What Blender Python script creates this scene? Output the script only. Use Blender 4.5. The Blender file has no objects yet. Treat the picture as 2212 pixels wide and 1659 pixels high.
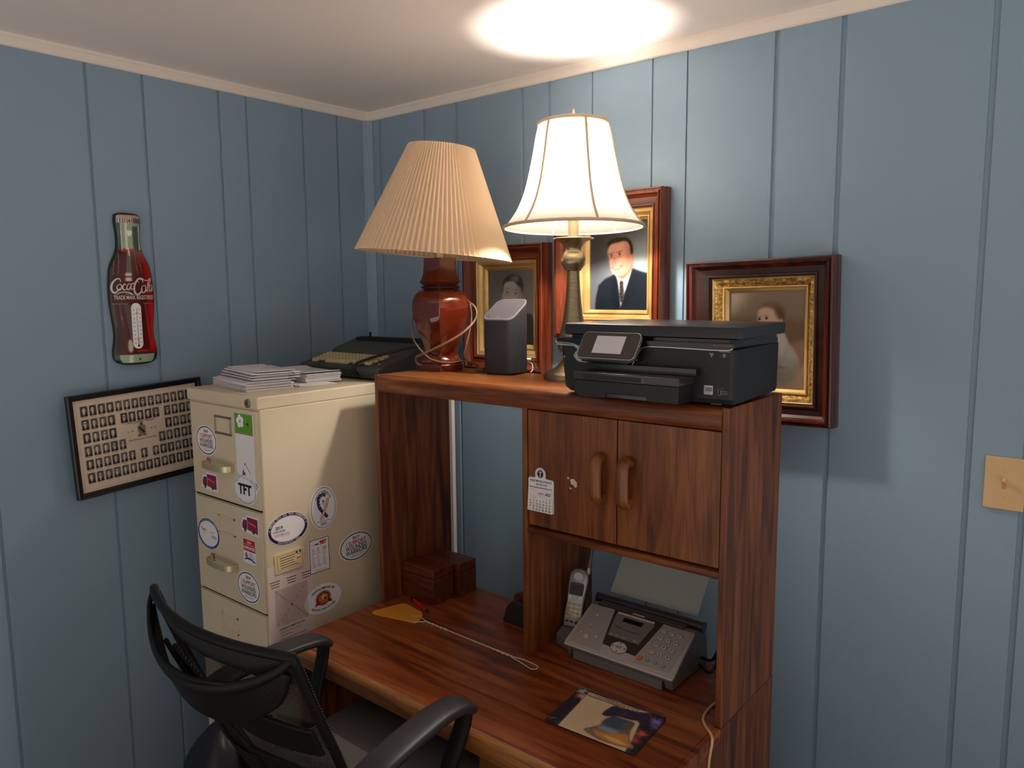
import bpy, math, random
import numpy as np
from mathutils import Vector, Matrix
random.seed(7)
R = math.radians
S = bpy.context.scene
COL = S.collection

# ------------------------------------------------------------------ camera, world, exposure
cam_d = bpy.data.cameras.new('camera'); cam = bpy.data.objects.new('camera', cam_d); COL.objects.link(cam)
cam_d.sensor_width = 36.0; cam_d.lens = 1645.7 / 2212 * 36.0; cam_d.clip_start = 0.02
_y, _p, _r = R(39.4758), R(-6.9428), R(-0.4733)
_fw = Vector((-math.sin(_y)*math.cos(_p), math.cos(_y)*math.cos(_p), math.sin(_p)))
_rt = Vector((math.cos(_y), math.sin(_y), 0)); _up = _rt.cross(_fw)
_rt2 = math.cos(_r)*_rt + math.sin(_r)*_up; _up2 = -math.sin(_r)*_rt + math.cos(_r)*_up
_m = Matrix((_rt2, _up2, -_fw)).transposed().to_4x4(); _m.translation = (2.4672, -2.0929, 1.609)
cam.matrix_world = _m
S.camera = cam
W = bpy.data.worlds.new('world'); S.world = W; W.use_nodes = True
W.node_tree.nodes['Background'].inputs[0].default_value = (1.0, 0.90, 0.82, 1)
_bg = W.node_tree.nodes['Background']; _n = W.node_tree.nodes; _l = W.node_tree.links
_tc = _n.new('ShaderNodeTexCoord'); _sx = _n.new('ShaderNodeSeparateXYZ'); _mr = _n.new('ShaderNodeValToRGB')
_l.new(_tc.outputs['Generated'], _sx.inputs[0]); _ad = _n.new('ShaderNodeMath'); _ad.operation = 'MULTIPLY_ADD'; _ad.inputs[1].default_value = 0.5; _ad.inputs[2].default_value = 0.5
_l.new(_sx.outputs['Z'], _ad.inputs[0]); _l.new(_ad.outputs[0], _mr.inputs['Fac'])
for _p, _v in ((0.0, 1.0), (0.30, 1.0), (0.5, 0.40), (0.8, 0.22)):       # added fill: world brighter below the horizon, lifting the ceiling and upper walls
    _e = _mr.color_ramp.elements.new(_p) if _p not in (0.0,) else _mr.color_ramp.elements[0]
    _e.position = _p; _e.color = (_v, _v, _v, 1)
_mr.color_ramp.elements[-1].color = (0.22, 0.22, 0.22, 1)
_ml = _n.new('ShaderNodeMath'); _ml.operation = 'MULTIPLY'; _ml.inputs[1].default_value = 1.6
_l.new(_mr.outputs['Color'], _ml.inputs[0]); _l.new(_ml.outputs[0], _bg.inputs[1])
S.view_settings.view_transform = 'Standard'; S.view_settings.look = 'None'
S.view_settings.exposure = 0.0; S.view_settings.gamma = 1.0; S.view_settings.use_curve_mapping = False
BULB = 720.0

# ------------------------------------------------------------------ materials
def lin(c):
    out = []
    for x in c[:3]:
        x = x / 255.0
        out.append(x / 12.92 if x <= 0.04045 else ((x + 0.055) / 1.055) ** 2.4)
    return tuple(out)
MATS = {}
def mat(name, rgb, rough=0.6, metal=0.0, spec=0.5, coat=0.0, bump=0.0, bscale=200.0, emit=0.0):
    m = bpy.data.materials.new(name); m.use_nodes = True
    nt = m.node_tree; b = nt.nodes['Principled BSDF']
    b.inputs['Base Color'].default_value = lin(rgb) + (1,)
    b.inputs['Roughness'].default_value = rough; b.inputs['Metallic'].default_value = metal
    b.inputs['Specular IOR Level'].default_value = spec
    b.inputs['Coat Weight'].default_value = coat
    if emit:
        b.inputs['Emission Color'].default_value = lin(rgb) + (1,); b.inputs['Emission Strength'].default_value = emit
    if bump:
        add_bump(nt, b, bump, bscale)
    MATS[name] = m
    return m
def add_bump(nt, b, strength, scale, stretch=(1, 1, 1)):
    tc = nt.nodes.new('ShaderNodeTexCoord'); mp = nt.nodes.new('ShaderNodeMapping'); mp.inputs['Scale'].default_value = stretch
    n = nt.nodes.new('ShaderNodeTexNoise'); n.inputs['Scale'].default_value = scale; n.inputs['Detail'].default_value = 3
    bp = nt.nodes.new('ShaderNodeBump'); bp.inputs['Strength'].default_value = strength; bp.inputs['Distance'].default_value = 0.002
    nt.links.new(tc.outputs['Object'], mp.inputs['Vector']); nt.links.new(mp.outputs['Vector'], n.inputs['Vector'])
    nt.links.new(n.outputs['Fac'], bp.inputs['Height']); nt.links.new(bp.outputs['Normal'], b.inputs['Normal'])
def mottled(name, rgb, rgb2, scale=6, rough=0.6, bump=0.0, bscale=200, spec=0.5, stretch=(1, 1, 1), metal=0.0):
    m = mat(name, rgb, rough, metal, spec, bump=bump, bscale=bscale)
    nt = m.node_tree; b = nt.nodes['Principled BSDF']
    tc = nt.nodes.new('ShaderNodeTexCoord'); mp = nt.nodes.new('ShaderNodeMapping'); mp.inputs['Scale'].default_value = stretch
    n = nt.nodes.new('ShaderNodeTexNoise'); n.inputs['Scale'].default_value = scale; n.inputs['Detail'].default_value = 5
    cr = nt.nodes.new('ShaderNodeValToRGB')
    cr.color_ramp.elements[0].position = 0.35; cr.color_ramp.elements[0].color = lin(rgb) + (1,)
    cr.color_ramp.elements[1].position = 0.68; cr.color_ramp.elements[1].color = lin(rgb2) + (1,)
    nt.links.new(tc.outputs['Object'], mp.inputs['Vector']); nt.links.new(mp.outputs['Vector'], n.inputs['Vector'])
    nt.links.new(n.outputs['Fac'], cr.inputs['Fac']); nt.links.new(cr.outputs['Color'], b.inputs['Base Color'])
    return m
def wood(name, dark, mid, light, along='x', rough=0.42, band=0.0, off=0.0, spec=0.45, fine=1.0, wear=False):
    """oak veneer: stretched noise for pores over a broad distorted figure; optional planks of differing tone across x"""
    m = mat(name, mid, rough, 0, spec)
    nt = m.node_tree; L = nt.links; N = nt.nodes; b = N['Principled BSDF']
    tc = N.new('ShaderNodeTexCoord')
    st = {'x': (1, 12, 12), 'y': (12, 1, 12), 'z': (12, 12, 1)}[along]
    mp = N.new('ShaderNodeMapping'); mp.inputs['Scale'].default_value = st; mp.inputs['Location'].default_value = (off, off * 1.7, off * .6)
    L.new(tc.outputs['Object'], mp.inputs['Vector'])
    n1 = N.new('ShaderNodeTexNoise'); n1.inputs['Scale'].default_value = 2.2; n1.inputs['Detail'].default_value = 6; n1.inputs['Distortion'].default_value = 1.2
    L.new(mp.outputs['Vector'], n1.inputs['Vector'])
    cr = N.new('ShaderNodeValToRGB'); e = cr.color_ramp.elements
    e[0].position = 0.30; e[0].color = lin(dark) + (1,); e[1].position = 0.72; e[1].color = lin(light) + (1,)
    k = e.new(0.5); k.color = lin(mid) + (1,)
    L.new(n1.outputs['Fac'], cr.inputs['Fac'])
    mp2 = N.new('ShaderNodeMapping'); st2 = {'x': (2, 60, 60), 'y': (60, 2, 60), 'z': (60, 60, 2)}[along]
    mp2.inputs['Scale'].default_value = tuple(s * fine for s in st2)
    L.new(tc.outputs['Object'], mp2.inputs['Vector'])
    n2 = N.new('ShaderNodeTexNoise'); n2.inputs['Scale'].default_value = 7; n2.inputs['Detail'].default_value = 2
    L.new(mp2.outputs['Vector'], n2.inputs['Vector'])
    r2 = N.new('ShaderNodeMapRange'); r2.inputs['From Min'].default_value = 0.3; r2.inputs['From Max'].default_value = 0.62
    r2.inputs['To Min'].default_value = 0.66; r2.inputs['To Max'].default_value = 1.08
    L.new(n2.outputs['Fac'], r2.inputs['Value'])
    mx = N.new('ShaderNodeMix'); mx.data_type = 'RGBA'; mx.blend_type = 'MULTIPLY'; mx.inputs['Factor'].default_value = 1.0
    L.new(cr.outputs['Color'], mx.inputs[6]); L.new(r2.outputs['Result'], mx.inputs[7])
    out = mx.outputs[2]
    if band:
        sx = N.new('ShaderNodeSeparateXYZ'); L.new(tc.outputs['Object'], sx.inputs[0])
        d = N.new('ShaderNodeMath'); d.operation = 'DIVIDE'; d.inputs[1].default_value = band
        a = N.new('ShaderNodeMath'); a.operation = 'ADD'; a.inputs[1].default_value = off
        f = N.new('ShaderNodeMath'); f.operation = 'FLOOR'
        wn = N.new('ShaderNodeTexWhiteNoise'); wn.noise_dimensions = '1D'
        L.new(sx.outputs['X'], d.inputs[0]); L.new(d.outputs[0], a.inputs[0]); L.new(a.outputs[0], f.inputs[0]); L.new(f.outputs[0], wn.inputs['W'])
        rr = N.new('ShaderNodeMapRange'); rr.inputs['To Min'].default_value = 0.72; rr.inputs['To Max'].default_value = 1.15
        L.new(wn.outputs['Value'], rr.inputs['Value'])
        mb = N.new('ShaderNodeMix'); mb.data_type = 'RGBA'; mb.blend_type = 'MULTIPLY'; mb.inputs['Factor'].default_value = 1.0
        L.new(out, mb.inputs[6]); L.new(rr.outputs['Result'], mb.inputs[7]); out = mb.outputs[2]
    if wear:   # flecks where the finish has been rubbed through near the front edge (object space spot)
        n3 = N.new('ShaderNodeTexNoise'); n3.inputs['Scale'].default_value = 150; n3.inputs['Detail'].default_value = 4
        L.new(tc.outputs['Object'], n3.inputs['Vector'])
        mp3 = N.new('ShaderNodeMapping'); mp3.inputs['Location'].default_value = wear[0]; mp3.inputs['Scale'].default_value = wear[1]
        L.new(tc.outputs['Object'], mp3.inputs['Vector'])
        ln = N.new('ShaderNodeVectorMath'); ln.operation = 'LENGTH'; L.new(mp3.outputs['Vector'], ln.inputs[0])
        rg = N.new('ShaderNodeMapRange'); rg.inputs['From Min'].default_value = 0.1; rg.inputs['From Max'].default_value = 1.0
        rg.inputs['To Min'].default_value = 0.57; rg.inputs['To Max'].default_value = 0.86
        L.new(ln.outputs['Value'], rg.inputs['Value'])
        gt = N.new('ShaderNodeMath'); gt.operation = 'GREATER_THAN'; L.new(n3.outputs['Fac'], gt.inputs[0]); L.new(rg.outputs['Result'], gt.inputs[1])
        mw = N.new('ShaderNodeMix'); mw.data_type = 'RGBA'; L.new(gt.outputs[0], mw.inputs['Factor']); L.new(out, mw.inputs[6])
        mw.inputs[7].default_value = lin((176, 128, 84)) + (1,); out = mw.outputs[2]
    L.new(out, b.inputs['Base Color'])
    bp = N.new('ShaderNodeBump'); bp.inputs['Strength'].default_value = 0.12; bp.inputs['Distance'].default_value = 0.001
    L.new(n2.outputs['Fac'], bp.inputs['Height']); L.new(bp.outputs['Normal'], b.inputs['Normal'])
    return m
def shade_mat(name, rgb, trans, frac, bump=0.0):
    m = bpy.data.materials.new(name); m.use_nodes = True; nt = m.node_tree; N = nt.nodes
    N.remove(N['Principled BSDF']); o = N['Material Output']
    d = N.new('ShaderNodeBsdfDiffuse'); d.inputs[0].default_value = lin(rgb) + (1,)
    t = N.new('ShaderNodeBsdfTranslucent'); t.inputs[0].default_value = lin(trans) + (1,)
    x = N.new('ShaderNodeMixShader'); x.inputs[0].default_value = frac
    nt.links.new(d.outputs[0], x.inputs[1]); nt.links.new(t.outputs[0], x.inputs[2]); nt.links.new(x.outputs[0], o.inputs['Surface'])
    MATS[name] = m
    return m
def glass_pane(name, tint=(255, 255, 255), rough=0.02, refl=0.06, dif=0.0, difcol=(200, 200, 200)):
    m = bpy.data.materials.new(name); m.use_nodes = True; nt = m.node_tree; N = nt.nodes; L = nt.links
    N.remove(N['Principled BSDF']); o = N['Material Output']
    t = N.new('ShaderNodeBsdfTransparent'); t.inputs[0].default_value = lin(tint) + (1,)
    g = N.new('ShaderNodeBsdfGlossy'); g.inputs['Roughness'].default_value = rough
    lw = N.new('ShaderNodeFresnel'); lw.inputs[0].default_value = 1.22
    x = N.new('ShaderNodeMixShader'); L.new(lw.outputs[0], x.inputs[0]); L.new(t.outputs[0], x.inputs[1]); L.new(g.outputs[0], x.inputs[2])
    last = x
    if dif:
        d = N.new('ShaderNodeBsdfDiffuse'); d.inputs[0].default_value = lin(difcol) + (1,)
        y = N.new('ShaderNodeMixShader'); y.inputs[0].default_value = dif
        L.new(x.outputs[0], y.inputs[1]); L.new(d.outputs[0], y.inputs[2]); last = y
    L.new(last.outputs[0], o.inputs['Surface'])
    MATS[name] = m
    return m
def print_mat(name, rough=0.5, spec=0.4, coat=0.0):
    m = mat(name, (200, 200, 200), rough, 0, spec, coat)
    nt = m.node_tree; a = nt.nodes.new('ShaderNodeAttribute'); a.attribute_name = 'ink'
    nt.links.new(a.outputs['Color'], nt.nodes['Principled BSDF'].inputs['Base Color'])
    return m

mat('wall_paint', (131, 154, 172), 0.5, 0, 0.35, bump=0.25, bscale=260)
mat('ceiling_paint', (234, 224, 218), 0.85, 0, 0.2, bump=0.15, bscale=180)
mat('trim_paint', (226, 216, 206), 0.5, 0, 0.4)
mottled('floor_carpet', (70, 62, 54), (98, 86, 74), 60, 0.95, 0.6, 500)
mottled('cabinet_paint', (206, 190, 163), (213, 198, 171), 3, 0.5, 0.1, 400)
mottled('cabinet_worn', (206, 190, 163), (211, 196, 170), 9, 0.55, 0.1, 400)
mat('dark_gap', (22, 19, 16), 0.9)
mat('steel', (170, 165, 155), 0.32, 1.0)
mat('brass_handle', (214, 200, 164), 0.35, 0.75)
OAK = ((66, 27, 9), (114, 58, 24), (144, 86, 40))
wood('oak_x', *OAK, along='x', rough=0.36)
wood('oak_top', (94, 46, 16), (134, 76, 34), (160, 100, 50), along='x', rough=0.34, off=2.1)
wood('oak_z', *OAK, along='z', rough=0.42, off=1.3)
wood('oak_door', (84, 40, 16), (120, 66, 30), (144, 86, 44), along='z', rough=0.4, band=0.088, off=3.3)
wood('oak_desk', (92, 36, 13), (138, 66, 29), (164, 92, 44), along='x', rough=0.33, off=5.2, wear=((-0.52 * 5, 0.2 * 7, 0), (5.0, 7.0, 1.0)))
wood('oak_edge', (96, 54, 22), (140, 88, 42), (166, 110, 58), along='x', rough=0.38, off=7.0, wear=((-0.62 * 4, 0, 0), (4.0, 2.0, 2.0)))
wood('box_wood', (70, 28, 14), (100, 46, 24), (124, 62, 34), along='x', rough=0.4, off=4.0)
wood('handle_wood', (90, 48, 22), (126, 72, 36), (150, 92, 50), along='z', rough=0.35, off=8.0)
wood('walnut_frame', (70, 24, 10), (112, 46, 22), (140, 66, 34), along='z', rough=0.3, off=2.0, spec=0.6)
wood('walnut_frame_h', (70, 24, 10), (112, 46, 22), (140, 66, 34), along='x', rough=0.3, off=2.0, spec=0.6)
wood('dark_frame', (42, 14, 8), (74, 26, 14), (104, 42, 22), along='z', rough=0.3, off=6.0, spec=0.6)
wood('darker_frame', (24, 8, 6), (44, 15, 10), (64, 24, 14), along='x', rough=0.35, off=6.0, spec=0.6)
mottled('gilt', (206, 168, 100), (230, 198, 136), 14, 0.34, 0.1, 300, metal=0.55)
mottled('gilt_carved', (140, 100, 46), (230, 190, 116), 120, 0.32, 1.0, 130, metal=0.6)
mat('black_lacquer', (20, 18, 18), 0.3, 0, 0.5)
mat('ceramic_brown', (86, 27, 11), 0.1, 0, 0.6, coat=0.4)
mat('pleat_cloth', (226, 192, 152), 0.9, 0, 0.1)
shade_mat('pleat_shade', (230, 204, 172), (232, 200, 160), 0.2)
shade_mat('bell_shade', (180, 170, 158), (126, 121, 114), 0.60)
mat('shade_trim', (204, 180, 146), 0.8)
mottled('antique_brass', (138, 124, 98), (160, 146, 118), 40, 0.34, metal=0.95, stretch=(1, 1, 8))
mat('cream_sleeve', (160, 146, 118), 0.4, 0.8)
mat('lamp_cord', (112, 84, 62), 0.45)
mat('cord_black', (22, 21, 22), 0.5)
mat('cord_cream', (206, 176, 122), 0.5)
mat('cord_white', (206, 200, 188), 0.5)
mat('speaker_body', (46, 47, 52), 0.55, 0, 0.35, bump=0.3, bscale=900)
mat('speaker_top', (80, 76, 82), 0.45)
mat('speaker_edge', (120, 116, 120), 0.4)
mat('printer_black', (23, 24, 27), 0.45, 0, 0.4, bump=0.08, bscale=1200)
mat('printer_gloss', (16, 16, 18), 0.12, 0, 0.6)
mat('printer_lid', (18, 18, 20), 0.3, 0, 0.6, bump=0.1, bscale=700)
mat('printer_smoke', (52, 42, 42), 0.15, 0, 0.6)
mat('printer_panel', (58, 52, 50), 0.28)
mat('silver_trim', (188, 186, 180), 0.25, 0.8)
mat('screen_grey', (196, 192, 198), 0.3, 0, 0.5)
mat('tw_grey', (72, 73, 68), 0.6, bump=0.15, bscale=800)
mat('tw_dark', (34, 34, 34), 0.5)
mat('tw_black', (14, 14, 15), 0.4)
mat('key_cream', (206, 190, 146), 0.5)
mat('paper', (226, 222, 224), 0.8, 0, 0.2)
mat('paper_shade', (206, 202, 206), 0.8, 0, 0.2)
mat('paper_pink', (216, 196, 190), 0.8, 0, 0.2)
mat('paper_cream', (226, 204, 158), 0.7, 0, 0.2)
mat('sticker_white', (232, 230, 232), 0.45, 0, 0.4)
mat('ink_black', (18, 17, 18), 0.5)
mat('ink_navy', (30, 30, 78), 0.5)
mat('ink_blue', (40, 70, 130), 0.5)
mat('ink_red', (186, 24, 34), 0.5)
mat('ink_darkred', (124, 22, 30), 0.5)
mat('ink_maroon', (134, 24, 56), 0.5)
mat('ink_pink', (196, 90, 120), 0.5)
mat('ink_grey', (120, 116, 116), 0.6)
mat('ink_brown', (92, 62, 44), 0.6)
mat('ink_tan', (196, 132, 60), 0.5)
mat('ink_green', (88, 152, 44), 0.6)
mat('ink_white', (238, 236, 236), 0.5)
mat('ink_orange', (214, 110, 44), 0.5)
mat('plate_almond', (204, 170, 122), 0.5, bump=0.1, bscale=300)
mat('toggle_almond', (206, 174, 118), 0.4)
mat('fax_grey', (104, 100, 98), 0.5, bump=0.08, bscale=900)
mat('fax_silver', (202, 192, 186), 0.36, 0.35)
mat('fax_face', (180, 170, 164), 0.4, 0.3)
mat('fax_dark', (58, 48, 46), 0.4)
mat('fax_key', (206, 198, 190), 0.35, 0.2)
mat('fax_key_ring', (84, 76, 74), 0.45)
mat('lcd', (24, 22, 24), 0.2)
mat('fax_window', (118, 112, 108), 0.25)
glass_pane('smoke_sheet', (220, 222, 214), 0.12, dif=0.50, difcol=(214, 218, 210))
glass_pane('picture_glass')
mat('handset_silver', (172, 172, 172), 0.32, 0.4)
mat('handset_key', (176, 150, 90), 0.4)
mat('rubber_black', (26, 26, 28), 0.65)
mat('chair_plastic', (17, 15, 15), 0.5, 0, 0.2, bump=0.06, bscale=900)
mat('chair_pad', (42, 40, 43), 0.45, 0, 0.4, bump=0.08, bscale=700)
mat('seat_fabric', (96, 92, 90), 0.95, 0, 0.2, bump=0.6, bscale=900)
mat('swatter_orange', (214, 142, 44), 0.55)
mat('pen_red', (196, 22, 20), 0.3)
mat('bag_dark', (20, 17, 26), 0.4, 0, 0.4, bump=0.3, bscale=40)
mat('peeled_spot', (214, 190, 160), 0.7)
print_mat('photo_print', 0.8, 0.12)
print_mat('sign_print', 0.3, 0.4, 0.08)
print_mat('pad_print', 0.75, 0.2)
mat('bulb_glow', (255, 247, 236), 0.5, emit=BULB)
def mesh_fabric():
    m = bpy.data.materials.new('chair_mesh'); m.use_nodes = True; nt = m.node_tree; N = nt.nodes; L = nt.links
    b = N['Principled BSDF']; b.inputs['Base Color'].default_value = lin((18, 16, 16)) + (1,); b.inputs['Roughness'].default_value = 0.8
    tc = N.new('ShaderNodeTexCoord'); w = N.new('ShaderNodeTexWave'); w.wave_type = 'BANDS'; w.bands_direction = 'Z'
    w.inputs['Scale'].default_value = 62; L.new(tc.outputs['Object'], w.inputs['Vector'])
    cr = N.new('ShaderNodeMath'); cr.operation = 'GREATER_THAN'; cr.inputs[1].default_value = 0.22; L.new(w.outputs['Fac'], cr.inputs[0])
    t = N.new('ShaderNodeBsdfTransparent'); x = N.new('ShaderNodeMixShader')
    L.new(cr.outputs[0], x.inputs[0]); L.new(t.outputs[0], x.inputs[1]); L.new(b.outputs[0], x.inputs[2]); L.new(x.outputs[0], N['Material Output'].inputs['Surface'])
    MATS['chair_mesh'] = m
mesh_fabric()
# ------------------------------------------------------------------ mesh builder
def catmull(pts, n=8, closed=False):
    P = [np.array(p, float) for p in pts]; out = []
    m = len(P); rng = range(m) if closed else range(m - 1)
    for i in rng:
        if closed: a, b, c, d = P[(i-1) % m], P[i], P[(i+1) % m], P[(i+2) % m]
        else: a, b, c, d = P[max(i-1, 0)], P[i], P[i+1], P[min(i+2, m-1)]
        for k in range(n):
            t = k / n
            out.append(0.5*((2*b)+(c-a)*t+(2*a-5*b+4*c-d)*t*t+(3*b-a-3*c+d)*t**3))
    if not closed: out.append(P[-1])
    return out
_tc = {}
def text_geo(s, bold=0.0):
    k = (s, bold)
    if k not in _tc:
        cu = bpy.data.curves.new('t', 'FONT'); cu.body = s; cu.align_x = 'CENTER'; cu.align_y = 'CENTER'; cu.size = 1.0; cu.offset = bold
        cu.resolution_u = 3
        ob = bpy.data.objects.new('t', cu); me = bpy.data.meshes.new_from_object(ob)
        _tc[k] = ([tuple(v.co[:2]) for v in me.vertices], [tuple(p.vertices) for p in me.polygons])
        bpy.data.objects.remove(ob); bpy.data.meshes.remove(me); bpy.data.curves.remove(cu)
    return _tc[k]
class MB:
    def __init__(s): s.v = []; s.f = []; s.mi = []; s.sm = []; s.slots = []
    def slot(s, name):
        if name not in s.slots: s.slots.append(name)
        return s.slots.index(name)
    def add(s, vs, fs, m, smooth=False):
        o = len(s.v); s.v += [tuple(map(float, p)) for p in vs]; k = s.slot(m)
        for f in fs: s.f.append([i + o for i in f]); s.mi.append(k); s.sm.append(smooth)
        return s
    def box(s, x0, x1, y0, y1, z0, z1, m):
        return s.add([(x, y, z) for z in (z0, z1) for y in (y0, y1) for x in (x0, x1)],
                     [(0, 2, 3, 1), (4, 5, 7, 6), (0, 1, 5, 4), (2, 6, 7, 3), (0, 4, 6, 2), (1, 3, 7, 5)], m)
    def loft(s, loops, m, cap=(True, True), smooth=False, closed=True, loopclosed=False):
        n = len(loops[0]); vs = [p for L in loops for p in L]; fs = []
        K = len(loops)
        for a in range(K if loopclosed else K - 1):
            b = (a + 1) % K
            for i in range(n if closed else n - 1):
                j = (i + 1) % n; fs.append((a*n+i, a*n+j, b*n+j, b*n+i))
        if cap[0] and not loopclosed: fs.append(tuple(reversed(range(n))))
        if cap[1] and not loopclosed: fs.append(tuple(range((K-1)*n, K*n)))
        return s.add(vs, fs, m, smooth)
    def lathe(s, prof, m, c=(0, 0, 0), n=40, cap=(False, False), smooth=True, rot=0.0, mtx=None):
        loops = []
        for r, z in prof:
            L = [(c[0]+r*math.cos(rot+2*PI*i/n), c[1]+r*math.sin(rot+2*PI*i/n), c[2]+z) for i in range(n)]
            if mtx is not None: L = [tuple(mtx @ Vector(p)) for p in L]
            loops.append(L)
        return s.loft(loops, m, cap, smooth)
    def tube(s, pts, r, m, n=8, closed=False, flat=1.0, up=None, smooth=True, sq=1.0):
        """tube along pts; r number or list; flat squashes the section along the second axis"""
        P = [Vector(map(float, p)) for p in pts]; K = len(P); loops = []
        prev = None
        for i in range(K):
            if closed: t = P[(i+1) % K] - P[i-1]
            else: t = P[min(i+1, K-1)] - P[max(i-1, 0)]
            if t.length < 1e-9: t = Vector((0, 0, 1))
            t.normalize()
            ref = Vector(up) if up is not None else (prev if prev is not None else (Vector((0, 0, 1)) if abs(t.z) < 0.9 else Vector((1, 0, 0))))
            a = ref - t * ref.dot(t)
            if a.length < 1e-6: a = Vector((1, 0, 0)) - t * t.x
            a.normalize(); b = t.cross(a); prev = a
            rr = r[i] if isinstance(r, (list, tuple)) else r
            pw = lambda x: math.copysign(abs(x)**sq, x)
            loops.append([tuple(P[i] + a*(rr*flat*pw(math.cos(2*PI*k/n))) + b*(rr*pw(math.sin(2*PI*k/n)))) for k in range(n)])
        return s.loft(loops, m, (True, True), smooth, True, closed)
    def prism(s, poly, h0, h1, m, ax=lambda u, v, w: (u, v, w), smooth=False):
        n = len(poly)
        return s.add([ax(p[0], p[1], h0) for p in poly] + [ax(p[0], p[1], h1) for p in poly],
                     [tuple(reversed(range(n))), tuple(range(n, 2*n))] + [(i, (i+1) % n, n+(i+1) % n, n+i) for i in range(n)], m, smooth)
    # flat printed artwork on a surface: surf(u, v, w) -> 3D, w metres above the surface
    def poly(s, surf, pts, w, m): return s.add([surf(p[0], p[1], w) for p in pts], [tuple(range(len(pts)))], m)
    def rect(s, surf, u0, u1, v0, v1, w, m): return s.poly(surf, [(u0, v0), (u1, v0), (u1, v1), (u0, v1)], w, m)
    def disc(s, surf, u, v, ru, rv, w, m, n=40): return s.poly(surf, [(u+ru*math.cos(2*PI*i/n), v+rv*math.sin(2*PI*i/n)) for i in range(n)], w, m)
    def ring(s, surf, u, v, ru, rv, t, w, m, n=48):
        vs = [surf(u+(ru-k)*math.cos(2*PI*i/n), v+(rv-k)*math.sin(2*PI*i/n), w) for k in (0, t) for i in range(n)]
        return s.add(vs, [(i, (i+1) % n, n+(i+1) % n, n+i) for i in range(n)], m)
    def line(s, surf, pts, wd, w, m):
        P = [np.array(p, float) for p in pts]; vs = []; K = len(P)
        for i in range(K):
            t = P[min(i+1, K-1)] - P[max(i-1, 0)]; t = t / (np.linalg.norm(t) + 1e-12); nn = np.array((-t[1], t[0]))
            hw = (wd[i] if isinstance(wd, (list, tuple)) else wd) / 2
            vs += [surf(*(P[i] + nn*hw), w), surf(*(P[i] - nn*hw), w)]
        return s.add(vs, [(2*i, 2*i+1, 2*i+3, 2*i+2) for i in range(K-1)], m)
    def text(s, surf, st, u, v, size, w, m, bold=0.0, xs=1.0, rot=0.0, align='c', width=None):
        vs, fs = text_geo(st, bold)
        if not vs: return s
        xsv = [p[0] for p in vs]; wd = max(xsv) - min(xsv)
        if width: xs = width / (wd * size)
        dx = {'c': 0, 'l': -min(xsv), 'r': -max(xsv)}[align]
        c, q = math.cos(rot), math.sin(rot)
        out = []
        for x, y in vs:
            x = (x + dx) * size * xs; y = y * size
            out.append(surf(u + x*c - y*q, v + x*q + y*c, w))
        return s.add(out, fs, m)
    def arctext(s, surf, st, u, v, ru, rv, a0, a1, size, w, m, bold=0.0, inward=False):
        n = len(st)
        for i, ch in enumerate(st):
            if ch == ' ': continue
            a = R(a0 + (a1 - a0) * i / max(n - 1, 1))
            tx, ty = -ru*math.sin(a), rv*math.cos(a)
            rot = math.atan2(ty, tx) + (0 if inward else PI)
            s.text(surf, ch, u + ru*math.cos(a), v + rv*math.sin(a), size, w, m, bold, 1.0, rot)
        return s
    def build(s, name, parent=None, world=True, bevel=0.0, seg=2, auto=35, solid=0.0, sub=0):
        me = bpy.data.meshes.new(name)
        vs = s.v
        if parent is not None and world:
            q = parent.location; root = parent
            acc = Vector((0, 0, 0))
            while root is not None: acc += root.location; root = root.parent
            vs = [(a-acc.x, b-acc.y, c-acc.z) for a, b, c in s.v]
        me.from_pydata(vs, [], s.f)
        for k in s.slots: me.materials.append(MATS[k])
        me.polygons.foreach_set('material_index', s.mi); me.polygons.foreach_set('use_smooth', s.sm)
        me.update()
        if any(s.sm): me.set_sharp_from_angle(angle=R(auto))
        o = bpy.data.objects.new(name, me); COL.objects.link(o)
        if parent is not None: o.parent = parent
        if bevel:
            b = o.modifiers.new('bevel', 'BEVEL'); b.width = bevel; b.segments = seg; b.limit_method = 'ANGLE'; b.angle_limit = R(40); b.harden_normals = False
        if solid:
            d = o.modifiers.new('solid', 'SOLIDIFY'); d.thickness = solid; d.offset = 0
        if sub:
            d = o.modifiers.new('sub', 'SUBSURF'); d.levels = sub; d.render_levels = sub
        return o
PI = math.pi
def thing(name, label, cat, loc=(0, 0, 0), rotz=0.0, group=None):
    o = bpy.data.objects.new(name, None); COL.objects.link(o); o.location = loc; o.rotation_euler = (0, 0, rotz)
    o.empty_display_size = 0.05
    o['label'] = label; o['category'] = cat
    if group: o['group'] = group
    return o
def tag(o, label, cat, group=None, kind=None):
    o['label'] = label; o['category'] = cat
    if group: o['group'] = group
    if kind: o['kind'] = kind
    return o
def struct(o, label=None, cat=None):
    o['kind'] = 'structure'
    if label: o['label'] = label; o['category'] = cat
    return o
def rrect(x0, x1, y0, y1, r, n=5):
    out = []
    for cx, cy, a in ((x1-r, y1-r, 0), (x0+r, y1-r, 90), (x0+r, y0+r, 180), (x1-r, y0+r, 270)):
        for k in range(n+1):
            t = R(a + 90*k/n); out.append((cx + r*math.cos(t), cy + r*math.sin(t)))
    return out
def oval(ru, rv, n=40): return [(ru*math.cos(2*PI*i/n), rv*math.sin(2*PI*i/n)) for i in range(n)]

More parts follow.
